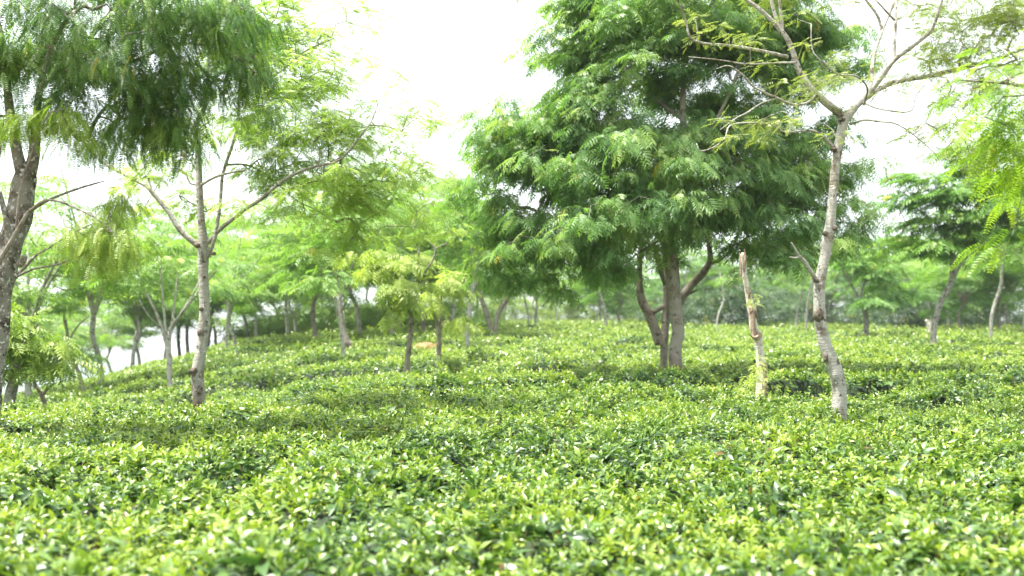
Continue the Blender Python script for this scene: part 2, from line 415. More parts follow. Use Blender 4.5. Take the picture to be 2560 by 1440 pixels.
Vw, Qw, _ = scatter(tw, np.array([(0, 1, 2, 3), (4, 5, 6, 7)]), np.stack([Xw, Yw, zw - .12], -1), frames(axw, np.array([1., 0, 0]) + 0 * axw), rng.uniform(.07, .14, nt), np.zeros(nt))
V = np.concatenate([Vt, Vc, Vw]); Q = np.concatenate([Qt, Qc + len(Vt), Qw + len(Vt) + len(Vc)])
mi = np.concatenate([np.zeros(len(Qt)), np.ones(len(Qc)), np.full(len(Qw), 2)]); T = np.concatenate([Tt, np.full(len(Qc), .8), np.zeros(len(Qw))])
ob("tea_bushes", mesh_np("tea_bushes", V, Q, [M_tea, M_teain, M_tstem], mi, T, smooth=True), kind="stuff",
   label="clipped tea bushes covering the whole hillside in one bright green table", cat="tea bushes")
print("tea faces", len(Q))
del V, Q, mi, T, Vt, Qt, Tt, Vc, Qc, bands

# ------------------------------------------------------------------ tree building
def catmull(P, n):
    P = np.asarray(P, float)
    P = np.vstack([2 * P[0] - P[1], P, 2 * P[-1] - P[-2]])
    out = []
    for i in range(1, len(P) - 2):
        t = np.linspace(0, 1, n, endpoint=False)[:, None]
        a, b, c, d = P[i - 1], P[i], P[i + 1], P[i + 2]
        out.append(.5 * ((2 * b) + (-a + c) * t + (2 * a - 5 * b + 4 * c - d) * t ** 2 + (-a + 3 * b - 3 * c + d) * t ** 3))
    out.append(P[-2][None]); return np.vstack(out)

def tube(path, sides=14, step=.05, rough=.06, seed=0, knots=(), cap=True, flare=0.0):
    """path rows: x,y,z,r -> V,Q with uneven bark"""
    path = np.asarray(path, float)
    L = np.linalg.norm(np.diff(path[:, :3], axis=0), axis=1).sum()
    n = max(2, int(L / step / max(len(path) - 1, 1)))
    C = catmull(path, n); p = C[:, :3]; r = np.maximum(C[:, 3], .002)
    d = norm(np.gradient(p, axis=0))
    ref = np.array([0, 1., 0]) + 0 * d
    u = norm(np.cross(d, ref)); v = np.cross(d, u)
    th = np.linspace(0, 2 * math.pi, sides, endpoint=False)
    s = np.concatenate([[0], np.cumsum(np.linalg.norm(np.diff(p, axis=0), axis=1))])
    S_, T_ = np.meshgrid(s, th, indexing='ij')
    cx = np.cos(T_) * 1.3; sx = np.sin(T_) * 1.3
    rr = r[:, None] * (1 + rough * 2.2 * (vnoise(S_ * 3 + cx, sx + 7, seed) - .5) + rough * 1.6 * (vnoise(S_ * 11 + cx * 2, sx * 2 + 3, seed + 1) - .5))
    if flare: rr = rr * (1 + flare * np.exp(-S_ / .12))
    for (sk, tk, hk, wk) in knots:      # position along path (0..1), angle, height, width
        dt = np.angle(np.exp(1j * (T_ - tk))); rr = rr + hk * np.exp(-((S_ - sk * s[-1]) / wk) ** 2 - (dt * r[:, None] / wk) ** 2) * (1 + .5 * (vnoise(S_ * 60, T_ * 6, seed + 5) - .5))
    V = p[:, None] + rr[..., None] * (u[:, None] * np.cos(T_)[..., None] + v[:, None] * np.sin(T_)[..., None])
    nr = len(p); V = V.reshape(-1, 3)
    i = np.arange(nr - 1)[:, None] * sides; j = np.arange(sides)[None]; j2 = (j + 1) % sides
    Q = np.stack([i + j, i + j2, i + sides + j2, i + sides + j], -1).reshape(-1, 4)
    if cap:
        V = np.vstack([V, p[-1][None] + d[-1] * r[-1] * .3])
        c = len(V) - 1; b = (nr - 1) * sides
        Q = np.vstack([Q, np.array([(b + k, b + (k + 1) % sides, c, c) for k in range(sides)])])
    return V, Q

def fixq(Q): return Q

def tube_mesh(name, tubes, mat, origin):
    """tubes -> one mesh, with triangle caps kept as degenerate-free polygons"""
    me = bpy.data.meshes.new(name); V = []; faces = []; o = 0
    for v, q in tubes:
        V.append(v - origin); 
        for f in (q + o).tolist():
            faces.append(f if f[2] != f[3] else f[:3])
        o += len(v)
    me.from_pydata(np.vstack(V).tolist(), [], faces)
    for p in me.polygons: p.use_smooth = True
    me.materials.append(mat); me.update(); return me

def skeleton(limb_nodes, targets, step=.3, wig=.12, rtip=.004, rmax=.05, seed=0, power=.5):
    """grow thin branches from the limbs to every target; returns prism mesh V,Q"""
    g = np.random.default_rng(seed)
    pos = [np.array(p[:3]) for p in limb_nodes]; lim = [p[3] for p in limb_nodes]; par = [-1] * len(pos)
    A = np.array(pos); cnt = [0] * len(pos)
    d0 = np.array([np.min(np.linalg.norm(A - t, axis=1)) for t in targets])
    buf = np.zeros((len(pos) + len(targets) * 40, 3)); buf[:len(pos)] = A; nb = len(pos)
    for ti in np.argsort(d0):
        t = targets[ti]; D = t - buf[:nb]; dist = np.linalg.norm(D, axis=1)
        cost = dist * (1 + .5 * np.clip(-D[:, 2] / (dist + 1e-6), 0, 1)) + .12 * (np.arange(nb) < len(limb_nodes))
        j = int(np.argmin(cost)); p0 = buf[j].copy(); L = dist[j]
        m = int(min(38, max(1, round(L / step))))
        dirn = (t - p0); side = g.normal(0, wig, 3) * L; bow = np.array([0, 0, .10 * L])
        prev = j
        for k in range(1, m + 1):
            f = k / m
            q = p0 + dirn * f + (side + bow) * math.sin(f * math.pi) * (1 if m > 1 else 0) + (g.normal(0, .03, 3) * step if k < m else 0)
            if nb >= len(buf): break
            buf[nb] = q; par.append(prev); cnt.append(0); lim.append(rmax); prev = nb; nb += 1
        k = prev
        while k >= 0: cnt[k] += 1; k = par[k]
    n0 = len(limb_nodes)
    idx = np.arange(n0, nb); pa = np.array(par)[idx]; c = np.array(cnt)
    r = rtip * np.maximum(c, 1) ** power; r = np.minimum(r, rmax)
    ra = np.where(pa < n0, r[idx] * 1.25, r[pa]); ra = np.minimum(ra, r[idx] * 1.9); rb = r[idx]
    a = buf[pa]; b = buf[idx]; d = norm(b - a); ref = np.where(np.abs(d[:, 1:2]) > .9, np.array([[1., 0, 0]]), np.array([[0, 1., 0]]))
    u = norm(np.cross(d, ref)); v = np.cross(d, u); S = 5; Vs = []
    for (pp, r_) in ((a, ra), (b, rb)):
        for s in range(S):
            th = 2 * math.pi * s / S; Vs.append(pp + r_[:, None] * (u * math.cos(th) + v * math.sin(th)))
    V = np.stack(Vs, 1); E = len(idx)
    tq = np.array([(s, (s + 1) % S, S + (s + 1) % S, S + s) for s in range(S)])
    return V.reshape(-1, 3), (tq[None] + (np.arange(E) * 2 * S)[:, None, None]).reshape(-1, 4)

# leaf templates (axis = +y, length 1)
def comb_tpl(n=13, L=.17, w=.028, droop=.35, seed=0):
    g = np.random.default_rng(seed); V = []; Q = []
    for i in range(n):
        y = .06 + .94 * i / (n - 1); z = -droop * y * y; ll = L * (math.sin(.35 + 2.5 * i / (n - 1)) * .75 + .3)
        for s in (-1, 1):
            dx, dy = s * ll, ll * (.35 + g.normal(0, .08)); dz = -ll * (.25 + g.normal(0, .15))
            o = len(V); px_, py_ = -dy / ll * w, dx / ll * w
            V += [(0, y, z), (dx * .5 + px_, y + dy * .5 + py_, z + dz * .4), (dx, y + dy, z + dz), (dx * .5 - px_, y + dy * .5 - py_, z + dz * .4)]
            Q.append((o, o + 1, o + 2, o + 3))
    for i in range(3):
        y0, y1 = i / 3, (i + 1) / 3; o = len(V)
        V += [(-.006, y0, -droop * y0 * y0), (.006, y0, -droop * y0 * y0), (.004, y1, -droop * y1 * y1), (-.004, y1, -droop * y1 * y1)]; Q.append((o, o + 1, o + 2, o + 3))
    return np.array(V), np.array(Q)

def bunch_tpl(pairs=5, L=.5, w=.055, droop=.3, hang=.45, seed=0, segs=2):
    """bipinnate leaf: finger-like drooping pinnae either side of a short stalk"""
    g = np.random.default_rng(seed); V = []; Q = []
    for i in range(pairs):
        y = .12 + .78 * i / max(pairs - 1, 1); z = -droop * y * y
        for s in (-1, 1):
            a = s * (1.25 - .8 * i / pairs) + g.normal(0, .12); ll = L * g.uniform(.75, 1.1)
            dx, dy = math.sin(a), math.cos(a); o = len(V)
            for k in range(segs + 1):
                f = k / segs; hw = w * (math.sin(min(1, .15 + f * .8) * math.pi) * .9 + .12)
                zz = z - hang * ll * f * f + .04 * f
                V += [(dx * ll * f - dy * hw, y + dy * ll * f * (1 - .2 * f) + dx * hw, zz), (dx * ll * f + dy * hw, y + dy * ll * f * (1 - .2 * f) - dx * hw, zz - .03)]
            for k in range(segs): Q.append((o + 2 * k, o + 2 * k + 1, o + 2 * k + 3, o + 2 * k + 2))
    return np.array(V), np.array(Q)

TPL = {
 'comb': [comb_tpl(seed=1), comb_tpl(15, .15, .024, .5, seed=2), comb_tpl(11, .19, .03, .22, seed=3)],
 'bunch': [bunch_tpl(seed=1), bunch_tpl(4, .55, .06, .4, .6, seed=2), bunch_tpl(5, .45, .05, .2, .35, seed=3)],
 'fine': [bunch_tpl(5, .34, .032, .15, .3, seed=4), bunch_tpl(6, .3, .03, .25, .2, seed=5), comb_tpl(9, .2, .035, .3, seed=6)],
 'slim': [bunch_tpl(5, .48, .042, .3, .5, seed=11), bunch_tpl(6, .42, .036, .4, .6, seed=12), bunch_tpl(5, .5, .04, .15, .4, seed=13)],
 'far': [bunch_tpl(3, .6, .085, .2, .25, seed=7, segs=1), bunch_tpl(3, .5, .08, .35, .4, seed=8, segs=1)],
}

def foliage(targets, center, kind, per, size, rs, droop, seed, tmean=.4, tvar=.16, flat=.4, yellow=.004, outw=.8):
    g = np.random.default_rng(seed); n = len(targets)
    T = np.repeat(targets, per, axis=0); N = len(T)
    ct = np.repeat(g.normal(0, 1, n), per)
    off = g.normal(0, 1, (N, 3)); off = off / np.linalg.norm(off, axis=1, keepdims=True) * (g.uniform(0, 1, N) ** .6)[:, None]
    srs = np.repeat(g.uniform(.6, 1.35, n), per)
    off = off * np.array([1, 1, flat]) * rs * srs[:, None]
    off[:, 2] -= (off[:, :2] ** 2).sum(1) / (rs * 1.6) * .5       # sprays arch over
    P = T + off
    out = norm((T - center) * np.array([1, 1, .3]))
    ax_ = norm(norm(off * np.array([1, 1, .2])) * 1.0 + out * outw * .6 + g.normal(0, .35, (N, 3)) * np.array([1, 1, .5]))
    ax_ = norm(ax_ + np.array([0, 0, -1]) * (droop * g.uniform(.4, 1.5, N))[:, None])
    up = norm(np.array([0, 0, 1]) + g.normal(0, .3, (N, 3)) + out * .25)
    up = up + (np.abs((ax_ * up).sum(-1, keepdims=True)) > .9) * out
    S = size * g.uniform(.7, 1.25, N)
    lf = vnoise(P[:, 0] * 1.1 + P[:, 1], P[:, 2] * 1.1, seed)
    tint = np.clip(tmean + tvar * (.7 * ct + .6 * g.normal(0, 1, N)) + (lf - .5) * .35, 0, .9)
    tint = np.where(g.uniform(0, 1, N) < yellow, 1.0, tint)
    parts = []; tp = TPL[kind]; which = g.integers(0, len(tp), N); Fm = frames(ax_, up)
    for i, (tv, tq) in enumerate(tp):
        m = which == i
        if m.any(): parts.append(scatter(tv, tq, P[m], Fm[m], S[m], tint[m]))
    return join(parts)

def blob_targets(blobs, Y0, dens, seed, shell=.45, cl=0.0, cn=7):
    """blobs: (x,y,rx,ry,dY) in photo pixels at distance Y0+dY; thickness as deep as they are wide"""
    g = np.random.default_rng(seed); out = []
    for b in blobs:
        x, y, rx, ry, dY = b[:5]; k = b[5] if len(b) > 5 else 1.0
        Yb = Y0 + dY; c = px(x, y, Yb); ax_, az = rx / F * Yb, ry / F * Yb; ay = (ax_ * .8 + az * .2)
        n = max(2, int(dens * k * ax_ * az * math.pi))
        m = max(2, n // cn) if cl else n
        u = norm(g.normal(0, 1, (m, 3))) * (g.uniform(0, 1, m) ** shell)[:, None]
        p = c + u * np.array([ax_, ay, az])
        if cl: p = p[g.integers(0, m, n)] + g.normal(0, 1, (n, 3)) * np.array([1, 1, .5]) * cl * g.uniform(.6, 1.3, (n, 1))
        out.append(p)
    return np.concatenate(out)

def limb_path(pts, Y0):
    """(x,y,width px[,dY]) -> rows x,y,z,r"""
    rows = []
    for p in pts:
        Yp = Y0 + (p[3] if len(p) > 3 else 0); w = px(p[0], p[1], Yp); rows.append([*w, p[2] / 2 / F * Yp])
    return np.array(rows)

def tree(name, label, Y0, trunk, limbs, blobs, fol, bark, twig, leafm, dens=10, per=30, size=.25, rs=.35, droop=.3, seed=1,
         cat="tree", group=None, tmean=.4, tvar=.16, flat=.4, yellow=.004, rtip=.004, rmax=.03, sides=16, knots=(), extra=(), step=.28, flare=.12, limbname="limb", bury=.85, wig=.12, shell=.45, cl=0.0, trough=.06, deadlimbs=()):
    tp = limb_path(trunk, Y0)
    foot = tp[0].copy(); foot[2] -= bury; foot[3] *= 1.12
    if len(tp) > 1: foot[0] -= (tp[1][0] - tp[0][0]) * .3
    tp = np.vstack([foot, tp]); origin = foot[:3].copy()
    root = ob(name, None, label=label, cat=cat, group=group, loc=origin)
    ob("trunk", tube_mesh("trunk", [tube(tp, sides, .045, trough, seed, knots, flare=flare)], bark, origin), root)
    nodes = [r for r in catmull(tp[2:], 8)] if len(tp) > 3 else [r for r in tp[1:]]
    nodes = nodes[len(nodes) // 3:]
    for i, lb in enumerate(limbs):
        lp = limb_path(lb, Y0)
        ob(limbname, tube_mesh(limbname, [tube(lp, max(8, sides - 4), .05, .05, seed + 3 + i)], bark, origin), root)
        nodes += [r for r in catmull(lp, 6)][2:]
    for i, lb in enumerate(deadlimbs):
        ob("dead_branch", tube_mesh("dead_branch", [tube(limb_path(b, Y0), 10, .03, .1, seed + 50 + i) for b in lb], bark, origin), root)
    tg = blob_targets(blobs, Y0, dens, seed + 11, shell, cl)
    Vb, Qb = skeleton(nodes, tg, step=step, rtip=rtip, rmax=rmax, seed=seed, wig=wig)
    crown_c = tg.mean(0)
    Vf, Qf, Tf = foliage(tg, crown_c, fol, per, size, rs, droop, seed + 5, tmean, tvar, flat, yellow)
    cr_ = ob("crown", mesh_np("crown", Vf - origin, Qf, leafm, tint=Tf), root)
    ob("branchwork", mesh_np("branchwork", Vb - origin, Qb, twig, smooth=True), root, kind="stuff")
    for nm, fn in extra: fn(root, origin)
    print(name, seed, "targets", len(tg), "leaf faces", len(Qf), "wood", len(Qb))
    return root

# ================================================================== TREES
# big pale-limbed shade tree at the right front
def mound_extra(root, origin): pass
pale_tree = tree("shade_tree", "slender pale grey tree with sparse foliage and wide forked top, nearest on the right", 9.9,
 [(2097, 1035, 37), (2099, 980, 36), (2091, 931, 36), (2076, 894, 34), (2060, 852, 30), (2051, 800, 29), (2048, 744, 28), (2050, 706, 28), (2059, 660, 25), (2067, 612, 25),
  (2075, 560, 24), (2081, 500, 22), (2087, 430, 22), (2095, 372, 24), (2108, 310, 26), (2114, 288, 25)],
 [[(2114, 300, 20), (2098, 283, 20), (2037, 232, 17), (2000, 180, 15), (1976, 112, 13), (1955, 80, 12), (1912, 34, 10), (1862, -4, 8), (1800, -50, 5)],
  [(1955, 84, 10), (1933, 22, 9), (1925, -40, 7)], [(1958, 88, 8), (1951, 25, 8), (1943, -40, 6)],
  [(1968, 142, 9, .1), (1895, 126, 8, -.2), (1824, 114, 7, -.3), (1762, 109, 6, -.5), (1726, 94, 6, -.6), (1715, 56, 5, -.6), (1700, 15, 4, -.7), (1685, -30, 3, -.8)],
  [(1990, 156, 5), (1930, 158, 4, -.2), (1865, 160, 4, -.5), (1800, 150, 3, -.7), (1722, 142, 2, -.9)],
  [(2112, 300, 20), (2126, 284, 19), (2143, 262, 18, .1), (2172, 238, 16, .2), (2214, 214, 13, .3), (2263, 199, 12, .4), (2319, 191, 12, .5), (2386, 176, 11, .6), (2480, 150, 8, .7), (2560, 122, 6, .9)],
  [(2170, 238, 12, .2), (2203, 195, 12, .1), (2236, 150, 11), (2281, 116, 10, -.1), (2323, 82, 8, -.2), (2340, 49, 7, -.3), (2365, -30, 5, -.4)],
  [(2236, 152, 8), (2238, 75, 8, .1), (2241, 0, 7, .2), (2243, -60, 5, .2)],
  [(2176, 225, 10, .2), (2184, 142, 9, .5), (2206, 75, 8, .7), (2233, 10, 7, .8), (2250, -50, 5, .9)],
  [(2204, 80, 7, .7), (2195, 41, 7, .7), (2165, 0, 6, .7), (2140, -40, 4, .7)],
  [(2236, 50, 6, .1), (2215, 28, 5), (2190, 0, 4)],
  [(2126, 310, 7), (2161, 300, 6, -.2), (2199, 304, 5, -.3), (2244, 311, 4, -.4), (2300, 349, 4, -.5), (2338, 383, 3, -.6), (2378, 402, 2, -.7)],
  [(2158, 256, 6, .1), (2199, 272, 5, -.2), (2274, 279, 4, -.4), (2290, 240, 3, -.4), (2325, 196, 2, -.5)],
  [(2086, 371, 9), (2056, 341, 8, -.1), (2026, 326, 6, -.3), (1963, 330, 5, -.5), (1925, 311, 4, -.6), (1865, 307, 4, -.8), (1824, 315, 4, -.8), (1812, 345, 3, -.9), (1786, 367, 3, -.9), (1752, 377, 3, -1), (1741, 358, 2, -1)],
  [(2040, 236, 7), (2019, 256, 6, -.2), (1985, 262, 6, -.4), (1940, 244, 6, -.6), (1906, 229, 5, -.7), (1880, 214, 4, -.8), (1861, 191, 4, -.8), (1824, 165, 3, -.9), (1790, 172, 2, -1)],
  [(1940, 245, 5, -.6), (1902, 259, 4, -.7), (1869, 281, 4, -.8), (1839, 296, 3, -.9), (1800, 325, 2, -1)],
  [(2160, 262, 6), (2168, 220, 5, -.3), (2140, 190, 4, -.5), (2095, 185, 4, -.6), (2050, 150, 3, -.7), (2030, 120, 3, -.7), (2028, 60, 3, -.7)]],
 [(2460, 60, 110, 60, .5), (2380, 110, 100, 50, .3), (2500, 150, 90, 60, .6), (2540, 20, 60, 60, .3), (2420, 230, 90, 40, .2, .7), (2340, 300, 80, 40, -.5, .8), (2440, 330, 70, 50, -.5, .8), (2370, 40, 50, 30, 0, .6),
  (1980, 170, 90, 35, -.7, .6), (1930, 315, 100, 22, -.8, .9), (1980, 340, 50, 22, -.6, .7), (2090, 170, 70, 30, -.5, .6), (1870, 90, 60, 30, -.6, .6), (2050, 215, 60, 25, -.6, .7), (1760, 50, 40, 30, -.6, .5), (2270, 250, 60, 20, -.3, .5),
  (2200, 150, 90, 60, .4, .15), (2120, -60, 250, 60, 0, .6), (2400, -90, 220, 60, 0, .8), (2140, 210, 40, 30, -.2, .9)],
 'fine', B_pale, B_twigpale, M_olive, dens=85, per=20, size=.105, rs=.15, cl=.2, droop=.12, seed=31, tmean=.42, rtip=.0022, rmax=.012, sides=22, step=.11, wig=.16, shell=.5,
 knots=((.32, 1.2, .03, .035), (.3, 4.5, .018, .03), (.66, .2, .02, .03), (.64, 3.3, .022, .03), (.12, 2.4, .012, .05)),
 deadlimbs=([[(2040, 702, 14), (2032, 686, 11, -.05), (2012, 656, 11, -.1), (1998, 640, 8, -.15), (1988, 622, 6, -.18), (1978, 606, 4, -.2)], [(2000, 642, 6, -.15), (1988, 645, 5, -.16), (1975, 643, 4, -.18)]],))

# slim lichen-grey tree, left centre
grey_tree = tree("shade_tree", "slim grey lichen-spotted tree with dark red-brown foot and airy yellow-green crown, left of centre", 10.5,
 [(499, 1022, 31), (495, 969, 31), (494, 930, 31), (503, 875, 27), (510, 819, 28), (511, 762, 26), (508, 687, 25), (508, 642, 27), (508, 606, 25), (504, 556, 18), (500, 500, 17), (498, 451, 16), (495, 379, 15), (488, 325, 14), (502, 285, 12), (518, 250, 9), (520, 170, 7), (535, 90, 5)],
 [[(505, 622, 16), (490, 610, 15), (461, 586, 14), (442, 564, 13), (424, 534, 12), (400, 504, 11), (383, 484, 11), (361, 462, 10), (314, 437, 9, .2), (267, 412, 9, .3), (224, 376, 7, .4), (200, 345, 5, .4), (170, 300, 4, .4)],
  [(512, 648, 15), (524, 630, 12), (537, 592, 10), (544, 556, 9), (551, 500, 9), (556, 440, 8), (570, 394, 8), (592, 325, 7), (598, 253, 6), (602, 190, 5), (620, 100, 4)],
  [(510, 612, 14), (530, 596, 11), (547, 576, 10), (585, 545, 10, -.1), (615, 522, 9, -.2), (652, 498, 9, -.3), (708, 451, 8, -.4), (758, 426, 7, -.5), (795, 415, 6, -.6), (841, 404, 6, -.7), (870, 380, 5, -.8), (905, 335, 4, -.9), (930, 300, 3, -.9), (948, 250, 2, -.9)],
  [(500, 464, 7), (540, 442, 6, -.2), (585, 430, 5, -.3), (612, 425, 4, -.4)], [(564, 412, 6), (614, 412, 5, .2), (657, 430, 5, .4), (693, 459, 4, .5), (740, 500, 3, .6), (790, 525, 3, .6), (840, 555, 3, .6)],
  [(497, 462, 6), (475, 458, 5, .2), (462, 430, 4, .3), (440, 430, 3, .3)], [(383, 486, 6), (372, 450, 4, .1), (362, 440, 3)],
  [(598, 250, 5), (640, 205, 5, -.2), (700, 180, 5, -.3), (760, 130, 4, -.4), (835, 95, 3, -.5)], [(795, 415, 5, -.6), (800, 385, 4, -.5), (790, 360, 3, -.5), (745, 330, 3, -.5), (690, 320, 2, -.5)]],
 [(690, 90, 100, 70, -.2), (780, 110, 80, 70, -.4), (700, 220, 110, 60, -.3), (800, 230, 70, 40, -.4, .8), (860, 150, 35, 35, -.5, .6), (740, 320, 120, 50, -.3, .9), (850, 330, 60, 30, -.6, .7), (940, 240, 55, 22, -.9, .9), (1030, 260, 55, 25, -.9, .7), (940, 300, 60, 25, -.9, .5),
  (900, 400, 90, 50, -.6, .9), (1000, 430, 55, 60, -.7, .6), (700, 400, 80, 40, 0, .9), (900, 480, 110, 55, -.2), (960, 560, 90, 45, 0, .9), (820, 500, 80, 40, .3, .7), (640, 370, 60, 40, 0, .8), (420, 460, 70, 60, .6, .8), (430, 380, 60, 40, .6, .8), (570, 470, 40, 50, .3, .7), (550, 330, 40, 50, .6),
  (640, 30, 90, 60, .3), (560, 140, 60, 90, .8), (540, -80, 260, 60, .4, .8), (760, 10, 60, 40, -.2), (300, 480, 60, 40, .3, .6), (665, 545, 25, 15, -.2, .8), (790, 160, 110, 90, 0, .8), (830, 300, 100, 60, 0), (910, 430, 130, 80, .2, .6), (800, 420, 90, 60, .1, .6), (700, 300, 110, 70, .3, .8), (960, 520, 100, 50, .2, .5), (1000, 380, 50, 40, -.6, .4)],
 'fine', B_grey, B_twig, M_airy, dens=50, per=32, size=.125, rs=.2, cl=.3, droop=.22, seed=41, tmean=.35, tvar=.2, rtip=.0022, rmax=.014, sides=20, step=.13, wig=.14, shell=.55,
 knots=((.14, 2.6, .02, .05), (.2, 4.8, .018, .025), (.3, 2.7, .016, .025), (.44, 2.2, .014, .02), (.42, 5.4, .014, .02)))

# old dark forked tree at the left edge, close to the camera
tree("shade_tree", "thick dark forked tree with split bark and heavy drooping fronds, cut by the left edge", 8.3,
 [(-30, 1090, 50), (-22, 980, 50), (-14, 900, 52), (-3, 840, 50), (0, 760, 52), (8, 690, 58), (18, 640, 56), (38, 570, 58), (54, 510, 60), (62, 460, 56), (67, 425, 46)],
 [[(60, 440, 36), (46, 395, 28), (36, 345, 25), (26, 290, 22), (18, 210, 18), (10, 110, 12), (-20, 0, 8)], [(72, 440, 34), (84, 395, 28), (88, 350, 25), (92, 300, 20, -.1), (100, 220, 16, -.3), (130, 120, 12, -.4), (180, 20, 8, -.5)],
  [(92, 300, 15), (150, 230, 13, .1), (240, 190, 11, .4), (340, 150, 9, .5), (440, 110, 7, .5), (540, 120, 5, .5), (620, 160, 4, .5)], [(100, 220, 12, -.3), (200, 130, 10, .2), (330, 60, 8, .4), (460, 20, 6, .5), (580, 10, 4, .5)],
  [(24, 640, 22, -.2), (22, 600, 16, -.25), (14, 540, 14, -.3), (-2, 480, 12, -.35)], [(38, 690, 9, -.2), (62, 668, 8, -.3), (88, 640, 7, -.4), (125, 618, 6, -.5), (170, 590, 4, -.6), (230, 560, 3, -.7)], [(40, 692, 7, -.2), (85, 672, 5, -.4), (140, 662, 4, -.5), (200, 640, 3, -.6)],
  [(60, 540, 9, -.1), (95, 515, 7, -.2), (140, 492, 6, -.3), (200, 470, 5, -.4), (262, 452, 3, -.5)], [(50, 660, 20, -.05), (58, 650, 16, -.1), (62, 640, 14, -.1)]],
 [(60, 120, 130, 110, 0), (-60, 200, 110, 120, .1), (200, 100, 120, 100, -.2), (330, 90, 120, 100, 0), (300, 200, 130, 70, -.1), (440, 180, 120, 100, .1), (420, 270, 90, 60, .1), (530, 90, 110, 90, 0), (560, 210, 90, 90, .1), (640, 150, 45, 70, .2, .7), (500, 260, 60, 60, .1),
  (200, 230, 80, 40, -.2, .8), (390, 330, 50, 30, .2, .8), (320, 280, 60, 40, .2), (600, 260, 30, 50, .2, .6), (660, 240, 25, 40, .2, .5), (-60, 330, 70, 50, 0, .5), (280, -60, 420, 70, 0, .8), (30, 330, 30, 40, .2, .5), (250, 330, 45, 30, 0, .8), (330, 340, 70, 35, .1), (430, 340, 60, 40, .2), (120, 60, 110, 80, -.5), (480, 30, 130, 60, -.4), (160, 170, 90, 60, -.5), (640, 60, 50, 60, .2, .7), (360, 30, 120, 60, -.5)],
 'comb', B_dark, B_dark, M_dark, dens=80, per=13, size=.17, rs=.17, cl=.13, droop=1.0, seed=51, tmean=.42, tvar=.28, yellow=.005, rtip=.002, rmax=.015, sides=24, step=.12, trough=.14, shell=.5,
 knots=((.5, 1.5, .03, .05), (.9, 4.4, -.04, .05), (.8, 4.6, -.05, .06), (.7, 4.6, -.04, .05), (.22, 3.6, .015, .06)), flat=.8)
# its light young sprays are part of a second, lower growth
tree("young_tree", "light yellow-green drooping young tree against the thick dark trunk at the left edge", 7.6,
 [(-60, 1140, 16), (-50, 900, 15), (-20, 700, 13), (30, 600, 11), (70, 530, 9)],
 [[(70, 530, 8), (120, 500, 6, -.1), (190, 520, 5, -.2), (260, 560, 4, -.3), (320, 620, 3, -.3)], [(40, 580, 7), (50, 480, 6), (80, 380, 5), (120, 290, 4), (170, 270, 3)], [(-20, 700, 7), (-10, 500, 6), (0, 380, 5), (10, 300, 4)]],
 [(250, 560, 70, 50, -.2), (300, 610, 50, 50, -.3), (200, 590, 60, 30, -.2, .7), (320, 480, 45, 50, 0, .6), (150, 280, 60, 35, 0), (60, 300, 40, 40, 0, .8), (180, 340, 30, 40, 0, .7), (10, 300, 30, 30, 0, .8), (260, 500, 50, 30, 0, .5), (230, 640, 30, 20, -.2, .5)],
 'comb', B_mid, B_mid, M_light, dens=110, per=16, size=.15, rs=.16, droop=1.2, seed=55, tmean=.5, rtip=.002, rmax=.01, sides=10, step=.12, shell=.5)

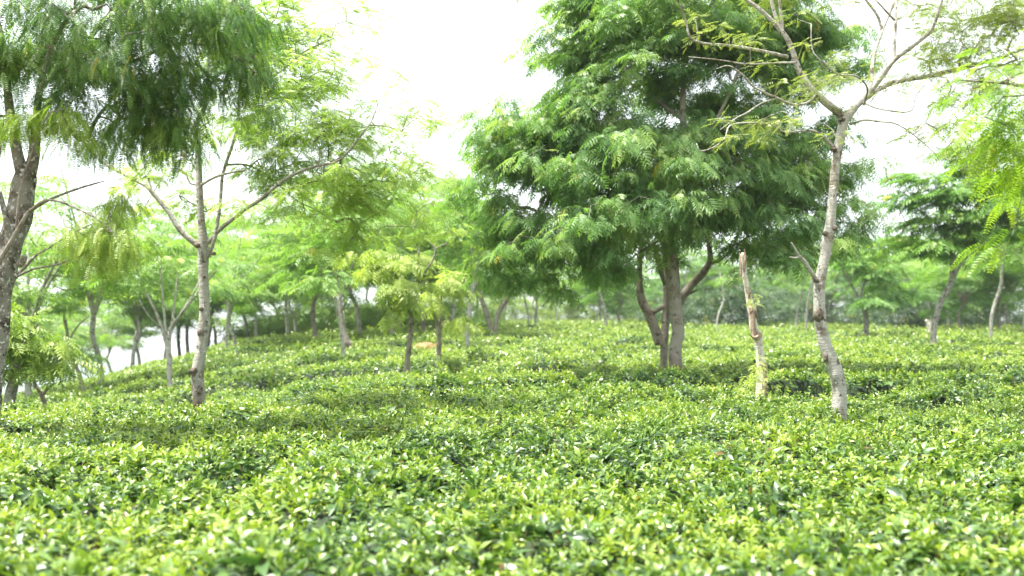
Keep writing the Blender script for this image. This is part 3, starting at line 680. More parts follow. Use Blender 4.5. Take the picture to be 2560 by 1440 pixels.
# the big dense tree, right of centre
big = tree("shade_tree", "large dense deep green tree with pale sinuous trunk, the fullest crown in view", 16.4,
 [(1689, 940, 33), (1687, 875, 33), (1696, 830, 31), (1690, 781, 33), (1685, 732, 34), (1680, 669, 34), (1679, 612, 32), (1686, 560, 28), (1698, 520, 25), (1712, 460, 22), (1722, 412, 20), (1710, 337, 17), (1707, 262, 15), (1709, 187, 12), (1707, 112, 10), (1712, 20, 8), (1720, -60, 6)],
 [[(1682, 590, 18), (1672, 540, 16, .3), (1640, 490, 12, .8), (1560, 440, 9, 1.2), (1450, 400, 7, 1.2), (1330, 370, 4, .8)], [(1712, 470, 14), (1750, 390, 11, -.2), (1777, 326, 9, -.3), (1820, 240, 7, -.4), (1860, 140, 5, -.3)],
  [(1700, 520, 14), (1760, 470, 12, .3), (1808, 412, 11, .5), (1852, 354, 10, .6), (1920, 280, 8, .8), (2000, 200, 6, .9)], [(1682, 640, 12), (1620, 560, 10, -.2), (1540, 500, 8, .2), (1440, 470, 6, .3), (1330, 480, 4, .3)],
  [(1707, 300, 10), (1640, 250, 8, .3), (1560, 200, 6, .6), (1460, 160, 4, .5)], [(1684, 600, 11), (1780, 560, 9, .2), (1880, 520, 7, .5), (1990, 500, 5, .5)]],
 [(1760, 10, 260, 90, 0), (1460, 40, 80, 60, 0), (1400, 120, 60, 60, 0), (1440, 200, 60, 45, .2), (1580, 110, 170, 80, -.2), (1780, 120, 170, 80, -.2), (1960, 60, 120, 100, .4), (2070, 110, 60, 90, .4, .8), (2130, 180, 40, 60, .5, .8),
  (1500, 230, 80, 45, -.3), (1530, 340, 140, 55, -.3), (1330, 270, 38, 28, .2, .8), (1380, 350, 130, 50, 0), (1235, 360, 65, 28, .3, .8), (1300, 420, 90, 55, .2), (1430, 440, 160, 70, -.3), (1620, 430, 150, 70, -.4), (1400, 290, 90, 50, 0), (1300, 330, 90, 45, 0), (1290, 530, 75, 55, .3), (1420, 560, 140, 65, -.6), (1300, 620, 75, 50, .3),
  (1320, 690, 60, 30, .3, .9), (1450, 640, 110, 45, 0, .9), (1600, 560, 130, 55, -.4), (1790, 450, 120, 70, -.4), (1840, 330, 110, 60, -.3), (1950, 230, 100, 70, .4), (1940, 420, 120, 80, -.2), (2060, 360, 90, 80, .4), (2120, 420, 50, 70, .4, .8), (1820, 560, 120, 50, -.4),
  (1950, 560, 100, 55, -.6), (2060, 510, 60, 70, .2, .7), (1540, 640, 60, 50, .4, .5), (1900, 640, 80, 40, 0, .45), (1640, 300, 70, 50, .5, .7), (1760, -120, 350, 80, 0, .5), (2010, 620, 40, 30, 0, .6), (1450, 270, 120, 40, .2, .8), (1640, 230, 90, 40, .8, .7), (1760, 250, 80, 60, .6, .7), (1900, 620, 60, 60, .8, .6), (1230, 470, 50, 40, .2), (1250, 600, 60, 50, .6), (1680, 330, 90, 60, -.3, .8), (1790, 350, 80, 60, -.3, .8), (1700, 170, 90, 60, -.3, .7), (1640, 520, 90, 50, -.5, .7), (1900, 330, 90, 60, 0, .7)],
 'slim', B_main, B_mid, M_main, dens=31, per=26, size=.20, rs=.28, cl=.34, droop=.6, seed=61, tmean=.42, tvar=.26, rtip=.0035, rmax=.03, sides=20, step=.25, shell=.42,
 knots=((.2, 1.2, .02, .04), (.1, 4, .015, .05), (.3, 3.9, -.02, .04)), flat=.45)
tree("shade_tree", "multi-stemmed brown tree right behind the big dense tree's sinuous trunk", 18.0,
 [(1660, 897, 18), (1662, 837, 20), (1667, 762, 19), (1666, 690, 18), (1660, 610, 15), (1650, 540, 11)],
 [[(1650, 862, 26), (1640, 830, 25), (1622, 785, 24), (1606, 755, 21), (1599, 720, 17), (1599, 669, 14), (1602, 620, 11), (1590, 550, 8)], [(1622, 788, 16), (1640, 777, 12), (1662, 765, 11)],
  [(1690, 775, 22), (1707, 742, 20), (1730, 712, 19), (1756, 684, 18), (1774, 655, 15), (1774, 625, 13), (1768, 590, 11), (1760, 530, 8)], [(1770, 662, 9), (1806, 646, 8), (1830, 620, 6), (1850, 570, 4)], [(1704, 748, 8), (1722, 735, 7), (1742, 726, 5)]],
 [(1560, 600, 70, 35, 1, .5), (1620, 520, 90, 50, 1), (1800, 520, 100, 50, 1), (1700, 480, 120, 50, 1), (1850, 600, 60, 30, 1, .6), (1540, 680, 50, 30, .5, .3)],
 'bunch', B_mid, B_mid, M_main, dens=12, per=26, size=.24, rs=.36, droop=.5, seed=71, tmean=.45, rtip=.0035, rmax=.025, sides=16, step=.25,
 deadlimbs=([[(1662, 712, 9, -.1), (1653, 680, 14, -.2), (1646, 650, 17, -.2), (1634, 616, 13, -.2), (1628, 606, 4, -.2)]],))

def knot(root, Y0, x, y, r, mat, seed, sx=1.0, sz=1.2):
    """burl or branch scar half sunk in the trunk"""
    o = np.array(root.location); c = px(x, y, Y0); R_ = r / F * Y0
    a, b = np.meshgrid(np.linspace(0, 2 * math.pi, 17)[:-1], np.linspace(0, math.pi, 11), indexing='ij')
    d = np.stack([np.sin(b) * np.cos(a) * sx, np.sin(b) * np.sin(a), np.cos(b) * sz], -1).transpose(1, 0, 2)
    n_ = .75 + .55 * vnoise(d[..., 0] * 3 + seed, d[..., 2] * 3 + d[..., 1] * 2, seed)
    V = (c - o) + d * n_[..., None] * R_; i = np.arange(10)[:, None] * 16; j = np.arange(16)[None]; j2 = (j + 1) % 16
    ob("knot", mesh_np("knot", V.reshape(-1, 3), np.stack([i + j, i + 16 + j, i + 16 + j2, i + j2], -1).reshape(-1, 4), mat, smooth=True), root)
M_knot = bark_mat("knot_bark", (0.22, 0.18, 0.14), (0.08, 0.06, 0.045), (0.42, 0.40, 0.35), None, 0.5, scale=2.5)
for i_, (x_, y_, r_, sz_) in enumerate([(2063, 584, 7, .8), (2087, 570, 6, 1), (2047, 788, 13, 1.2), (2040, 700, 7, .8), (2064, 893, 7, 1.6), (2092, 908, 6, 1.8), (2084, 374, 8, .7), (2104, 300, 9, .6), (2060, 800, 5, 1)]):
    knot(pale_tree, 9.86, x_, y_, r_, M_knot, 10 + i_, 1, sz_)
for i_, (x_, y_, r_, sz_) in enumerate([(494, 613, 6, 1), (534, 634, 6, .9), (484, 930, 10, 1.2), (503, 772, 5, 1.2), (498, 832, 6, 1.4), (500, 975, 7, 1.5), (511, 692, 4, 1)]):
    knot(grey_tree, 10.44, x_, y_, r_, M_knot, 30 + i_, 1, sz_)

# dead topped pole
def sprout(root, origin):
    g = np.random.default_rng(3)
    for k, (c, n_, sp) in enumerate([((1890, 955), 34, .07), ((1897, 915), 22, .05), ((1882, 755), 8, .03)]):
        p = px(c[0], c[1], 11.1) + g.normal(0, 1, (n_, 3)) * np.array([.8, .6, 1.3]) * sp
        V, Q, T = foliage(p, p.mean(0) - [0, -.1, 0], 'fine', 4, .07, .05, .3, 90 + k, tmean=.55)
        ob("leafy_sprout", mesh_np("leafy_sprout", V - origin, Q, M_lime, tint=T), root)
def pole(label, Y0, path, sliver, seed):
    tp = limb_path(path, Y0); foot = tp[0].copy(); foot[2] -= .85; tp = np.vstack([foot, tp]); o = foot[:3].copy()
    root = ob("dead_tree", None, label=label, cat="dead tree", loc=o)
    ob("trunk", tube_mesh("trunk", [tube(tp, 22, .03, .16, seed, ((.62, 1.2, .02, .03), (.5, 4.4, .03, .03), (.42, 3, .03, .025), (.8, 5, .015, .02), (.9, 2, .012, .02)))], B_dead, o), root)
    for i, s in enumerate(sliver):
        ob("torn_bark", tube_mesh("torn_bark", [tube(limb_path(s, Y0), 9, .03, .3, seed + i + 2)], M_heart, o), root)
    return root, o
r_, o_ = pole("bare bleached dead trunk with peeling bark, between the dense tree and the pale one", 11.4,
 [(1901, 1006, 25), (1902, 960, 23), (1902, 912, 21), (1897, 862, 20), (1893, 838, 24), (1886, 826, 22), (1880, 790, 20), (1876, 765, 18), (1868, 725, 16), (1860, 680, 14), (1856, 645, 14), (1859, 633, 11)],
 [[(1914, 985, 12, -.08), (1913, 940, 11, -.09), (1912, 912, 11, -.09), (1911, 905, 5, -.09)], [(1884, 842, 12, -.08), (1882, 800, 12, -.08), (1877, 766, 9, -.07)], [(1853, 688, 6, -.05), (1851, 660, 6, -.06), (1850, 642, 4, -.05), (1848, 632, 2, -.05)], [(1861, 680, 5, -.04), (1863, 650, 6, -.04), (1862, 632, 4, -.03), (1861, 622, 2, -.03)], [(1872, 745, 6, -.05), (1873, 735, 5, -.08), (1880, 728, 2, -.1)], [(1893, 795, 6, -.04), (1890, 775, 5, -.05), (1888, 760, 2, -.05)], [(1878, 836, 6, -.1), (1886, 845, 9, -.12), (1896, 840, 7, -.12)]], 81)
sprout(r_, o_)

# right-hand trees
tree("shade_tree", "dark leaning tree with a wide layered green crown, right side beside a broken stump", Yof(2335, 866),
 [(2335, 868, 16), (2334, 830, 15), (2340, 795, 14), (2350, 760, 14), (2362, 735, 14), (2378, 705, 15), (2382, 670, 14), (2383, 648, 15)],
 [[(2383, 655, 12), (2400, 620, 9), (2420, 590, 7), (2440, 540, 5)], [(2384, 700, 8), (2400, 665, 6, -.3), (2430, 630, 6, -.5), (2470, 605, 5, -.6), (2530, 585, 4, -.7)], [(2382, 655, 10), (2370, 610, 7, .3), (2340, 560, 5, .5), (2290, 520, 4, .5)]],
 [(2380, 470, 110, 35, 0), (2300, 500, 70, 25, .3), (2470, 440, 110, 35, 0), (2440, 520, 120, 28, -.3), (2350, 550, 80, 25, .2), (2510, 570, 80, 35, -.5), (2320, 600, 60, 22, 0, .7), (2540, 490, 60, 50, -.5), (2280, 445, 45, 15, .3, .8), (2420, 390, 90, 30, 0, .8), (2530, 370, 60, 40, 0, .8), (2300, 560, 70, 30, .5, .6), (2250, 590, 50, 20, .5, .6), (2230, 500, 60, 20, .5, .6), (2500, 430, 110, 40, .4), (2400, 610, 100, 25, .5, .7)],
 'bunch', B_dark, B_dark, M_bg2, dens=4.2, per=70, size=.30, rs=.75, droop=.12, seed=91, flat=.16, tmean=.42, yellow=.012, rtip=.006, rmax=.04, sides=14, step=.4)
tree("shade_tree", "small dark-stemmed tree with broad low crown, right behind the slender pale tree", Yof(2165, 834) * .92,
 [(2165, 834, 14), (2166, 800, 13), (2160, 770, 12), (2148, 740, 10)],
 [[(2150, 748, 8), (2130, 715, 7), (2115, 690, 6), (2100, 665, 4)], [(2158, 765, 8), (2155, 730, 6), (2165, 700, 4), (2190, 660, 3)]],
 [(2160, 610, 90, 25, 0), (2230, 650, 90, 28, 0), (2120, 650, 60, 25, 0), (2190, 700, 100, 30, 0, .9), (2280, 600, 80, 30, .5), (2190, 745, 50, 18, -.5, .8), (2110, 590, 50, 20, 1), (2250, 740, 60, 25, .5, .7)],
 'bunch', B_dark, B_dark, M_bg2, dens=1.2, per=80, size=.36, rs=.95, droop=.12, seed=95, flat=.18, tmean=.42, yellow=.008, rtip=.008, rmax=.05, sides=10, step=.5)
# bright near branch coming in from outside the right edge
tree("shade_tree", "bright green feathery tree hanging into the right edge, closest to the viewer", 5.6,
 [(2900, 1350, 60), (2880, 1000, 56), (2860, 700, 50), (2830, 480, 42), (2790, 330, 34)],
 [[(2800, 360, 26), (2730, 280, 20), (2650, 240, 14), (2560, 215, 9), (2470, 205, 6), (2390, 200, 3)], [(2820, 440, 22), (2730, 380, 16, .2), (2640, 340, 10, .3), (2560, 330, 6, .4)], [(2790, 340, 24), (2770, 220, 16), (2700, 120, 10), (2620, 80, 6)]],
 [(2520, 225, 110, 45, 0, 2), (2430, 205, 70, 25, 0, 2), (2540, 330, 70, 60, 0, 2), (2580, 310, 80, 50, .2), (2550, 270, 60, 40, 0), (2640, 230, 100, 60, 0), (2700, 350, 120, 90, .2), (2560, 400, 60, 60, .4), (2580, 480, 50, 60, .6), (2760, 150, 140, 80, 0), (2530, 510, 40, 50, .5, .7)],
 'comb', B_mid, B_mid, M_fresh, dens=46, per=13, size=.20, rs=.2, cl=.12, droop=.35, seed=99, tmean=.7, rtip=.002, rmax=.014, sides=12, step=.12, shell=.6)

# left slope trees
tree("young_tree", "dark-trunked small tree with yellow-green foliage at the far left edge, in front of the slope", 15.5,
 [(22, 1020, 27), (32, 965, 27), (44, 915, 22), (52, 870, 16)], [[(50, 880, 12), (70, 840, 9), (95, 810, 6)], [(46, 900, 10), (30, 850, 8), (10, 800, 5)]],
 [(60, 830, 70, 40, 0), (110, 870, 60, 35, 0), (30, 880, 60, 40, 0), (80, 920, 60, 25, 0, .7), (0, 800, 60, 40, 0), (160, 900, 40, 22, 0, .5)],
 'bunch', B_dark, B_dark, M_light, dens=12, per=34, size=.22, rs=.36, droop=.4, seed=101, tmean=.4, sides=12, rtip=.003)
tree("young_tree", "small tree forked low in a V, second from the left edge on the slope", 16.2,
 [(112, 1018, 11), (108, 1000, 12), (103, 985, 12)], [[(104, 988, 10), (88, 960, 8), (70, 930, 7), (60, 900, 5)], [(106, 988, 9), (118, 974, 7), (130, 962, 6), (136, 958, 5)]],
 [(60, 890, 30, 20, 0, .6), (110, 900, 40, 20, 0, .5)], 'bunch', B_mid, B_mid, M_bg1, dens=12, per=26, size=.2, rs=.3, droop=.4, seed=104, sides=10)
tree("young_tree", "thin nearly bare sapling with a forked bare top on the left slope", Yof(207, 982),
 [(209, 984, 12), (200, 945, 10), (188, 910, 9), (178, 880, 8), (170, 845, 7), (164, 800, 6)], [[(168, 835, 5), (160, 800, 4), (158, 770, 3)], [(172, 850, 5), (195, 815, 4), (222, 790, 3)], [(182, 895, 5), (210, 880, 3), (240, 860, 2)]],
 [(200, 770, 60, 15, 0, .5), (215, 880, 50, 14, 0, .6), (160, 760, 40, 12, 0, .5)], 'bunch', B_mid, B_mid, M_bg1, dens=7, per=26, size=.24, rs=.45, droop=.2, flat=.25, seed=107, sides=10)
tree("shade_tree", "pale tree fanning into many thin upright stems, left of the lichen-grey tree", Yof(425, 982),
 [(426, 984, 13), (424, 940, 13), (423, 895, 14), (419, 868, 14)],
 [[(419, 872, 9), (405, 820, 8), (385, 770, 7), (355, 710, 5), (330, 640, 4)], [(420, 870, 8), (412, 800, 7), (405, 720, 5), (398, 640, 4)], [(424, 875, 8), (430, 820, 7), (468, 765, 6, -.4), (520, 700, 5, -.8), (565, 650, 3, -1)],
  [(424, 850, 8), (432, 790, 6, .4), (442, 710, 5, .6), (450, 640, 3, .8)], [(405, 822, 5), (372, 790, 4, -.6), (348, 750, 3, -.9)], [(448, 790, 5, -.2), (490, 720, 4, .3), (520, 650, 3, .5)]],
 [(330, 620, 70, 30, 0, .7), (400, 640, 70, 30, .3, .7), (470, 620, 80, 30, .5, .7), (560, 640, 70, 30, -.8, .8), (360, 560, 90, 30, .5, .7), (500, 560, 90, 30, .5, .7), (300, 690, 50, 20, 0, .4), (540, 720, 60, 20, 0, .5)],
 'bunch', B_pale, B_mid, M_bg1, dens=4.5, per=42, size=.26, rs=.6, droop=.15, flat=.22, seed=110, sides=12, rtip=.005)
tree("young_tree", "thin-stemmed tree leaning left over the terraced slope with an airy green crown", Yof(858, 900),
 [(858, 902, 10), (856, 860, 9), (850, 810, 9), (840, 765, 8), (830, 728, 8)], [[(831, 730, 7), (815, 690, 5), (790, 640, 4)], [(834, 745, 6), (850, 700, 5), (870, 640, 3)]],
 [(800, 620, 110, 30, 0), (870, 600, 90, 30, .5), (830, 680, 80, 25, -.3, .8), (780, 560, 90, 25, .5), (750, 680, 60, 20, 0, .6)],
 'bunch', B_pale, B_mid, M_bg1, dens=3, per=60, size=.28, rs=.7, droop=.15, flat=.2, seed=113, sides=10, yellow=.01, rtip=.005)
tree("shade_tree", "tree with a swollen red-brown foot beside the thin-stemmed leaning tree", Yof(872, 868),
 [(876, 868, 17), (869, 855, 17), (860, 825, 11), (853, 780, 10), (850, 740, 9)], [[(851, 745, 7), (870, 690, 6), (900, 630, 4)], [(851, 745, 7), (840, 690, 5), (820, 640, 3)]],
 [(900, 560, 110, 30, 0), (940, 520, 80, 25, 0), (860, 500, 100, 28, .5), (940, 620, 70, 22, 0, .7)], 'bunch', B_mid, B_mid, M_bg1, dens=2.4, per=60, size=.3, rs=.8, droop=.15, flat=.2, seed=116, sides=10, yellow=.01, rtip=.006)
tree("young_tree", "young tree with lime-yellow foliage, the left one of the mid-field pair", Yof(1018, 925),
 [(1017, 928, 14), (1021, 880, 13), (1027, 835, 13), (1028, 795, 12), (1024, 770, 10)], [[(1024, 775, 8), (1010, 740, 6), (990, 690, 5), (965, 650, 3)], [(1028, 778, 8), (1040, 740, 6), (1048, 700, 5)]],
 [(950, 640, 48, 24, 0), (1000, 660, 60, 28, 0), (990, 700, 55, 30, -.3), (1030, 730, 50, 30, -.3), (1010, 770, 35, 20, -.2, .8), (925, 660, 28, 20, 0, .8), (1060, 690, 40, 25, 0), (960, 690, 40, 40, 0, .6), (1000, 745, 40, 35, 0, .6), (1045, 650, 40, 25, .3, .5)],
 'bunch', B_mid, B_mid, M_lime, dens=14, per=26, size=.2, rs=.26, cl=.25, droop=.7, seed=120, sides=12, tmean=.4, rtip=.004,
 deadlimbs=([[(1046, 705, 7), (1049, 670, 6, -.2), (1046, 640, 5, -.2), (1049, 608, 4, -.2)], [(1047, 700, 6, -.1), (1068, 672, 6, -.2), (1084, 645, 5, -.2), (1088, 622, 5, -.2), (1078, 610, 4, -.2), (1068, 598, 3, -.2)], [(1088, 622, 4, -.2), (1104, 614, 3, -.2), (1118, 610, 3, -.2)]],))
tree("young_tree", "young lime-yellow tree with low Y fork, right one of the mid-field pair", Yof(1096, 908),
 [(1096, 910, 12), (1097, 870, 12), (1098, 835, 12), (1096, 815, 12)], [[(1096, 820, 8), (1088, 795, 7), (1078, 770, 5), (1065, 740, 4)], [(1098, 820, 8), (1101, 785, 7), (1102, 750, 5), (1110, 710, 3)]],
 [(1090, 730, 50, 25, 0), (1110, 770, 42, 20, 0, .8), (1070, 765, 35, 20, 0, .8), (1105, 735, 35, 25, 0), (1090, 700, 40, 20, 0), (1100, 670, 45, 22, 0, .6)], 'bunch', B_mid, B_mid, M_lime, dens=12, per=24, size=.24, rs=.28, cl=.28, droop=.7, seed=123, sides=12, tmean=.3, rtip=.004)
tree("shade_tree", "straight whitish bare-stemmed tree just right of the yellow pair", Yof(1168, 864),
 [(1168, 866, 11), (1168, 830, 11), (1172, 790, 12), (1178, 750, 11), (1185, 710, 10), (1190, 670, 9)], [[(1190, 675, 7), (1180, 630, 5), (1150, 580, 4)], [(1190, 675, 7), (1205, 620, 5), (1240, 570, 4)]],
 [(1150, 560, 90, 26, 0), (1230, 540, 90, 26, 0), (1180, 490, 90, 25, .5), (1110, 620, 60, 20, 0, .6), (1220, 620, 60, 22, 0, .7), (1120, 500, 70, 24, 0)],
 'bunch', B_pale, B_mid, M_bg1, dens=2.4, per=60, size=.3, rs=.8, droop=.15, flat=.2, seed=126, sides=10, yellow=.01, rtip=.006)
tree("shade_tree", "brown tree with two splayed stems near the left side of the dense crown", Yof(1232, 840),
 [(1232, 842, 18), (1231, 832, 18)], [[(1229, 838, 13), (1222, 805, 13), (1210, 765, 12), (1197, 725, 10), (1192, 690, 9), (1180, 620, 5)], [(1237, 838, 12), (1242, 795, 12), (1256, 765, 11), (1275, 738, 9), (1290, 700, 6)]],
 [(1180, 560, 110, 25, 0), (1290, 650, 90, 25, 0), (1250, 600, 90, 25, 0), (1160, 650, 70, 22, 0, .7), (1250, 700, 70, 18, 0, .6)],
 'bunch', B_mid, B_mid, M_bg2, dens=1.8, per=60, size=.34, rs=.9, droop=.15, flat=.2, seed=129, sides=10, rtip=.008)

# ------------------------------------------------------------------ generic far trees, 1 px = 1 cm
Y1 = F / 100.0
def proto(name, seed, hf, H, Rc, nl, lean, leafm, bark, w=17, ns=16, tm=.42, layer=.2, per=60, kind='far', size=.42, rs=.75, yellow=.01, bend=20):
    g = np.random.default_rng(seed); q = lambda x, h, w_, d=0: (1280 + x, 1000 - h, w_, d)
    tr = [q(0, 0, w), q(bend * .4, hf * .35, w * .92), q(lean * .5 + bend, hf * .7, w * .85), q(lean, hf, w * .85)]
    limbs = []; blobs = []
    for i in range(nl):
        a = 2 * math.pi * (i + g.uniform(-.25, .25)) / nl; e = g.uniform(.5, .8) * Rc; hx = H * g.uniform(.78, .95)
        cx, cd = math.cos(a), math.sin(a)
        limbs.append([q(lean, hf - 6, w * .6), q(lean + cx * e * .3, hf + (hx - hf) * .4, w * .45, cd * e * .3 / 100), q(lean + cx * e * .7, hf + (hx - hf) * .75, w * .3, cd * e * .7 / 100), q(lean + cx * e, hx, w * .14, cd * e / 100)])
    for i in range(ns):
        a = g.uniform(0, 2 * math.pi); rr = Rc * math.sqrt(g.uniform(0, 1)) * .85; h = H * (.30 + .68 * g.uniform(0, 1) ** .8 * (1 - .35 * rr / Rc))
        blobs.append(q(lean + rr * math.cos(a), h, 1, 0)[:2] + (g.uniform(.25, .45) * Rc, g.uniform(.06, .11) * H, rr * math.sin(a) / 100, 1))
    return tree("shade_tree", "x", Y1, tr, limbs, blobs, kind, bark, B_mid, leafm, dens=3.4, per=int(per * .5), size=size * .85, rs=rs * .75, cl=.45, droop=.2, seed=seed, flat=layer, tmean=tm, yellow=yellow, sides=10, rtip=.006, rmax=.05, step=.5, bury=.8)
PR = [proto("a", 201, 190, 640, 300, 5, 30, M_bg1, B_pale), proto("b", 202, 180, 560, 330, 5, -40, M_bg1, B_mid, ns=20), proto("c", 203, 300, 680, 240, 4, 50, M_bg1, B_pale, w=14, ns=12, per=45),
      proto("d", 204, 170, 600, 290, 5, 10, M_bg1, B_pale, ns=18, per=52, tm=.5), proto("e", 205, 150, 520, 300, 6, -20, M_bg2, B_mid, ns=22), proto("f", 206, 330, 520, 130, 3, -45, M_bg1, B_pale, w=15, ns=4, per=40, bend=-30)]
used = set()
def copy_tree(root):
    r = root.copy(); col.objects.link(r)
    for ch in list(root.children):
        c = ch.copy(); col.objects.link(c); c.parent = r
    return r
def place(k, x, y=None, Y=None, s=1.0, rot=0.0, label=None, group=None, cat="tree", sink=0.0):
    if Y is None: Y = Yof(x, y)
    X = (x - 1280) / F * Y
    z = float(canopy0(np.array([X]), np.array([Y]))[0]) - .8 - sink
    r = PR[k] if k not in used else copy_tree(PR[k]); used.add(k)
    r.location = (X, Y, z); r.rotation_euler = (0, 0, rot); r.scale = (s, s, s)
    r["label"] = label; r["category"] = cat
    if group: r["group"] = group
    elif "group" in r: del r["group"]
    return r

# trunks one can pick out in the distance
for k, x, y, s, rot, lab in [
    (2, 370, 884, .8, 1.0, "pale straight far trunk on the left slope, behind the fanning tree"),
    (5, 566, 878, .75, 2.0, "thin brown trunk just right of the lichen-grey tree, far up the slope"),
    (0, 590, 868, .8, 3.0, "second thin trunk right of the lichen-grey tree on the slope crest"),
    (1, 637, 842, .9, .5, "short pale trunk under soft foliage on the slope crest"),
    (2, 1322, 818, .9, 4.0, "thin pale tree, left of the close pair seen under the dense crown"),
    (0, 1338, 814, .9, 5.0, "thin darker tree, right of the close pair seen under the dense crown"),
    (5, 1393, 806, 1.0, 0.4, "small pale bent stem in front of the yellowish thicket"),
    (2, 1515, 820, 1.1, 3.4, "grey stem leaning left below the dense crown"),
    (4, 1549, 812, 1.0, 2.2, "grey pair of short stems beside the left-leaning stem"),
    (5, 1790, 824, .8, 3.3, "small crooked white stem between the dense tree and the dead trunk"),
    (4, 1832, 812, 1.0, 1.4, "dim grey stem just left of the dead trunk"),
    (2, 1722, 812, 1.1, 2.0, "far thin stem right beside the sinuous trunk"),
    (0, 1958, 806, 1.1, 1.0, "leftmost of the three far stems between dead trunk and pale front tree"),
    (2, 1990, 818, 1.0, 5.5, "middle of the three far stems between dead trunk and pale front tree"),
    (5, 2014, 822, 1.1, 1.9, "rightmost of the three far stems, leaning, beside the pale front tree"),
    (0, 2282, 814, 1.0, 4.2, "curved brown stem against the dark thicket on the right"),
    (5, 2372, 822, 1.1, 5.2, "thin white leaning stem behind the dark leaning tree"),
    (4, 2402, 826, 1.0, 3.1, "grey tree forked in a V at the right, left of the pale edge tree"),
    (2, 2475, 848, 1.0, .2, "pale forked tree nearest the right edge")]:
    place(k, x, y, s=s, rot=rot, label=lab)
place(3, 70, Y=27, s=1.1, rot=2.0, label="broad light green tree behind the thick forked trunk at the left edge")
place(0, 255, Y=31, s=1.12, rot=4.4, label="light green tree between the left edge trunk and the lichen-grey tree")
# soft trees filling the background, too alike to tell apart
g = np.random.default_rng(17)
for i, (x, Y, k, s) in enumerate([(330, 58, 0, 1.25), (470, 62, 1, 1.3), (540, 68, 0, 1.3), (620, 64, 3, 1.3), (690, 74, 1, 1.2), (740, 60, 0, 1.15), (800, 85, 3, 1.3), (850, 70, 3, 1.2), (930, 88, 0, 1.35),
        (980, 64, 0, 1.1), (1040, 92, 3, 1.3), (1090, 72, 0, 1.2), (1150, 95, 1, 1.4), (1190, 66, 3, 1.15), (1260, 90, 0, 1.3), (170, 70, 0, 1.1), (410, 80, 3, 1.3), (90, 60, 1, 1.0), (30, 45, 0, 1.0), (580, 90, 3, 1.4), (1340, 110, 3, 1.2), (520, 64, 3, 1.3), (640, 60, 0, 1.25), (720, 50, 3, 1.2), (790, 44, 1, 1.15), (900, 50, 0, 1.25), (980, 45, 3, 1.2), (1060, 52, 1, 1.3), (1130, 48, 0, 1.2), (1000, 60, 3, 1.5), (1100, 60, 3, 1.6), (350, 60, 3, 1.2), (450, 66, 1, 1.3), (280, 78, 3, 1.2)]):
    place(k, x, Y=Y, s=s * g.uniform(.95, 1.2), rot=g.uniform(0, 6.28), label="soft pale green shade tree in the hazy row beyond the terraced slope", group="hazy trees beyond the slope")
for i, (x, Y, k, s) in enumerate([(1420, 118, 3, 1.2), (1500, 105, 4, 1.2), (1600, 112, 1, 1.3), (1700, 100, 4, 1.3), (1800, 108, 1, 1.4), (1890, 96, 4, 1.3), (1980, 104, 1, 1.4), (2080, 90, 4, 1.4), (2150, 98, 1, 1.5), (2230, 84, 4, 1.3), (2300, 95, 1, 1.6), (2380, 80, 4, 1.3),
        (2450, 88, 1, 1.6), (2520, 74, 4, 1.4), (2600, 80, 1, 1.6), (2330, 66, 0, 1.2), (2500, 60, 1, 1.3), (2560, 52, 0, 1.2)]):
    place(k, x, Y=Y, s=s, rot=g.uniform(0, 6.28), label="green tree standing in the closed wood behind the right half of the field", group="trees of the wood behind the field")

# thickets closing the field
def thicket(name, label, pts, mat, seed, h, tm):
    g = np.random.default_rng(seed); T = []
    for x, Y in pts:
        X = (x - 1280) / F * Y; z0 = float(canopy0(np.array([X]), np.array([Y]))[0]) - .6
        n = 26; T.append(np.stack([X + g.normal(0, 1.6, n), Y + g.normal(0, 1.2, n), z0 + g.uniform(0, 1, n) ** .8 * h * g.uniform(.6, 1.2)], -1))
    T = np.concatenate(T); V, Q, Tt = foliage(T, T.mean(0) + [0, 20, 0], 'far', 26, .5, .8, .3, seed, tmean=tm, flat=.6)
    ob(name, mesh_np(name, V, Q, mat, tint=Tt), kind="stuff", label=label, cat="thicket")
thicket("dark_thicket", "dark green undergrowth closing the field on the right", [(x, 84 + 14 * math.sin(x * .013)) for x in range(1660, 2900, 26)], M_shrub, 301, 4.0, .35)
thicket("soft_thicket", "soft green undergrowth below the hazy trees beyond the left slope", [(x, 66 + 5 * math.sin(x * .02)) for x in range(640, 1180, 26)], M_bg1, 303, 2.2, .6)
thicket("pale_thicket", "yellowish undergrowth far behind the field in the middle", [(x, 122 + 6 * math.sin(x * .02)) for x in range(1200, 1700, 22)], M_light, 302, 4.5, .4)

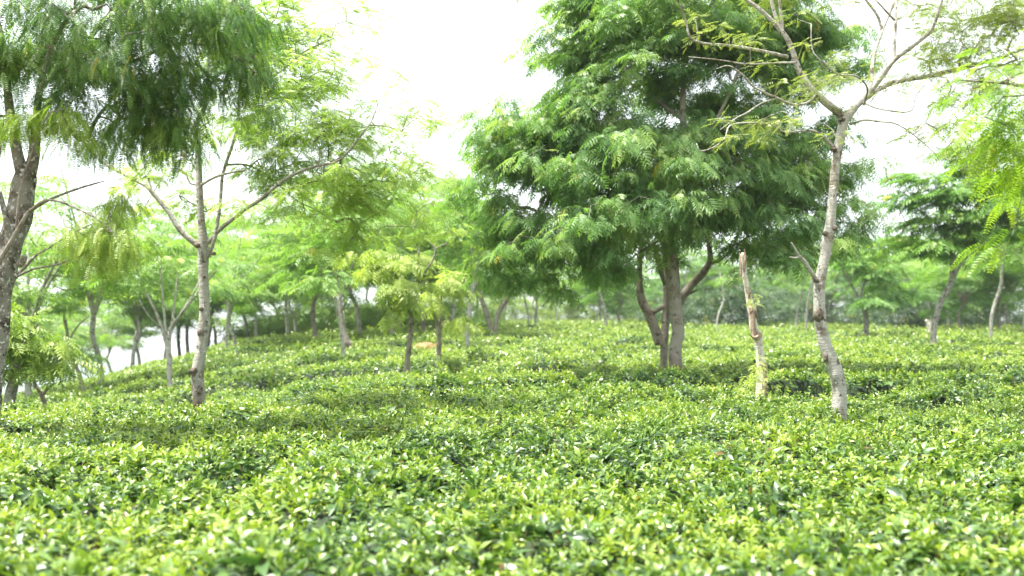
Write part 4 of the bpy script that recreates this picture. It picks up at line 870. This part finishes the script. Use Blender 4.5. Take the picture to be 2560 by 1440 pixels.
# soil heap and stump
def heap(x, y, w, h, label):
    Y = Yof(x, y); c = px(x, y, Y); n, m = 12, 24; V = []; g = np.random.default_rng(5)
    for i in range(n + 1):
        f = i / n
        for j in range(m):
            a = 2 * math.pi * j / m; r = w * math.sin(f * math.pi / 2) * (1 + .15 * math.sin(3 * a + 1) + g.normal(0, .04)); V.append((r * math.cos(a), r * math.sin(a) * .7, h * math.cos(f * math.pi / 2) + g.normal(0, .02)))
    Q = [(i * m + j, i * m + (j + 1) % m, (i + 1) * m + (j + 1) % m, (i + 1) * m + j) for i in range(n) for j in range(m)]
    ob("soil_heap", mesh_np("soil_heap", np.array(V), np.array(Q), M_red, smooth=True), label=label, cat="soil heap", loc=(c[0], c[1], c[2] - h * .75))
M_red = soil_mat("red_soil", (0.22, 0.10, 0.05), (0.42, 0.22, 0.12), 5)
heap(1062, 866, .7, .45, "low heap of bare reddish soil among the bushes behind the yellow pair")
sr = limb_path([(2325, 832, 12), (2322, 815, 11), (2316, 800, 9)], Yof(2325, 834)); ft = sr[0].copy(); ft[2] -= .6; sr = np.vstack([ft, sr])
so = ob("tree_stump", None, label="short broken pale stump beside the dark leaning tree", cat="stump", loc=ft[:3])
ob("trunk", tube_mesh("trunk", [tube(sr, 12, .05, .2, 5)], B_dead, ft[:3]), so)

# humid air: pale even haze round the camera and the field
hb = bpy.data.meshes.new("haze")
x0, x1, y0_, y1_, z0_, z1_ = -1300, 1300, -60, 1650, -64, 60
hb.from_pydata([(x, y, z) for z in (z0_, z1_) for x, y in ((x0, y0_), (x1, y0_), (x1, y1_), (x0, y1_))], [], [(3, 2, 1, 0), (4, 5, 6, 7), (0, 1, 5, 4), (1, 2, 6, 5), (2, 3, 7, 6), (3, 0, 4, 7)])
mh, nh, lh = new_mat("haze_air")
oh = nh.new("ShaderNodeOutputMaterial"); vh = nh.new("ShaderNodeVolumePrincipled")
vh.inputs['Color'].default_value = (0.93, 0.96, 1.0, 1); vh.inputs['Density'].default_value = 0.00045; vh.inputs['Anisotropy'].default_value = 0.3
lh.new(vh.outputs[0], oh.inputs['Volume']); hb.materials.append(mh)
ob("haze", hb, kind="stuff", label="pale humid haze lying over the far trees and valley", cat="haze")
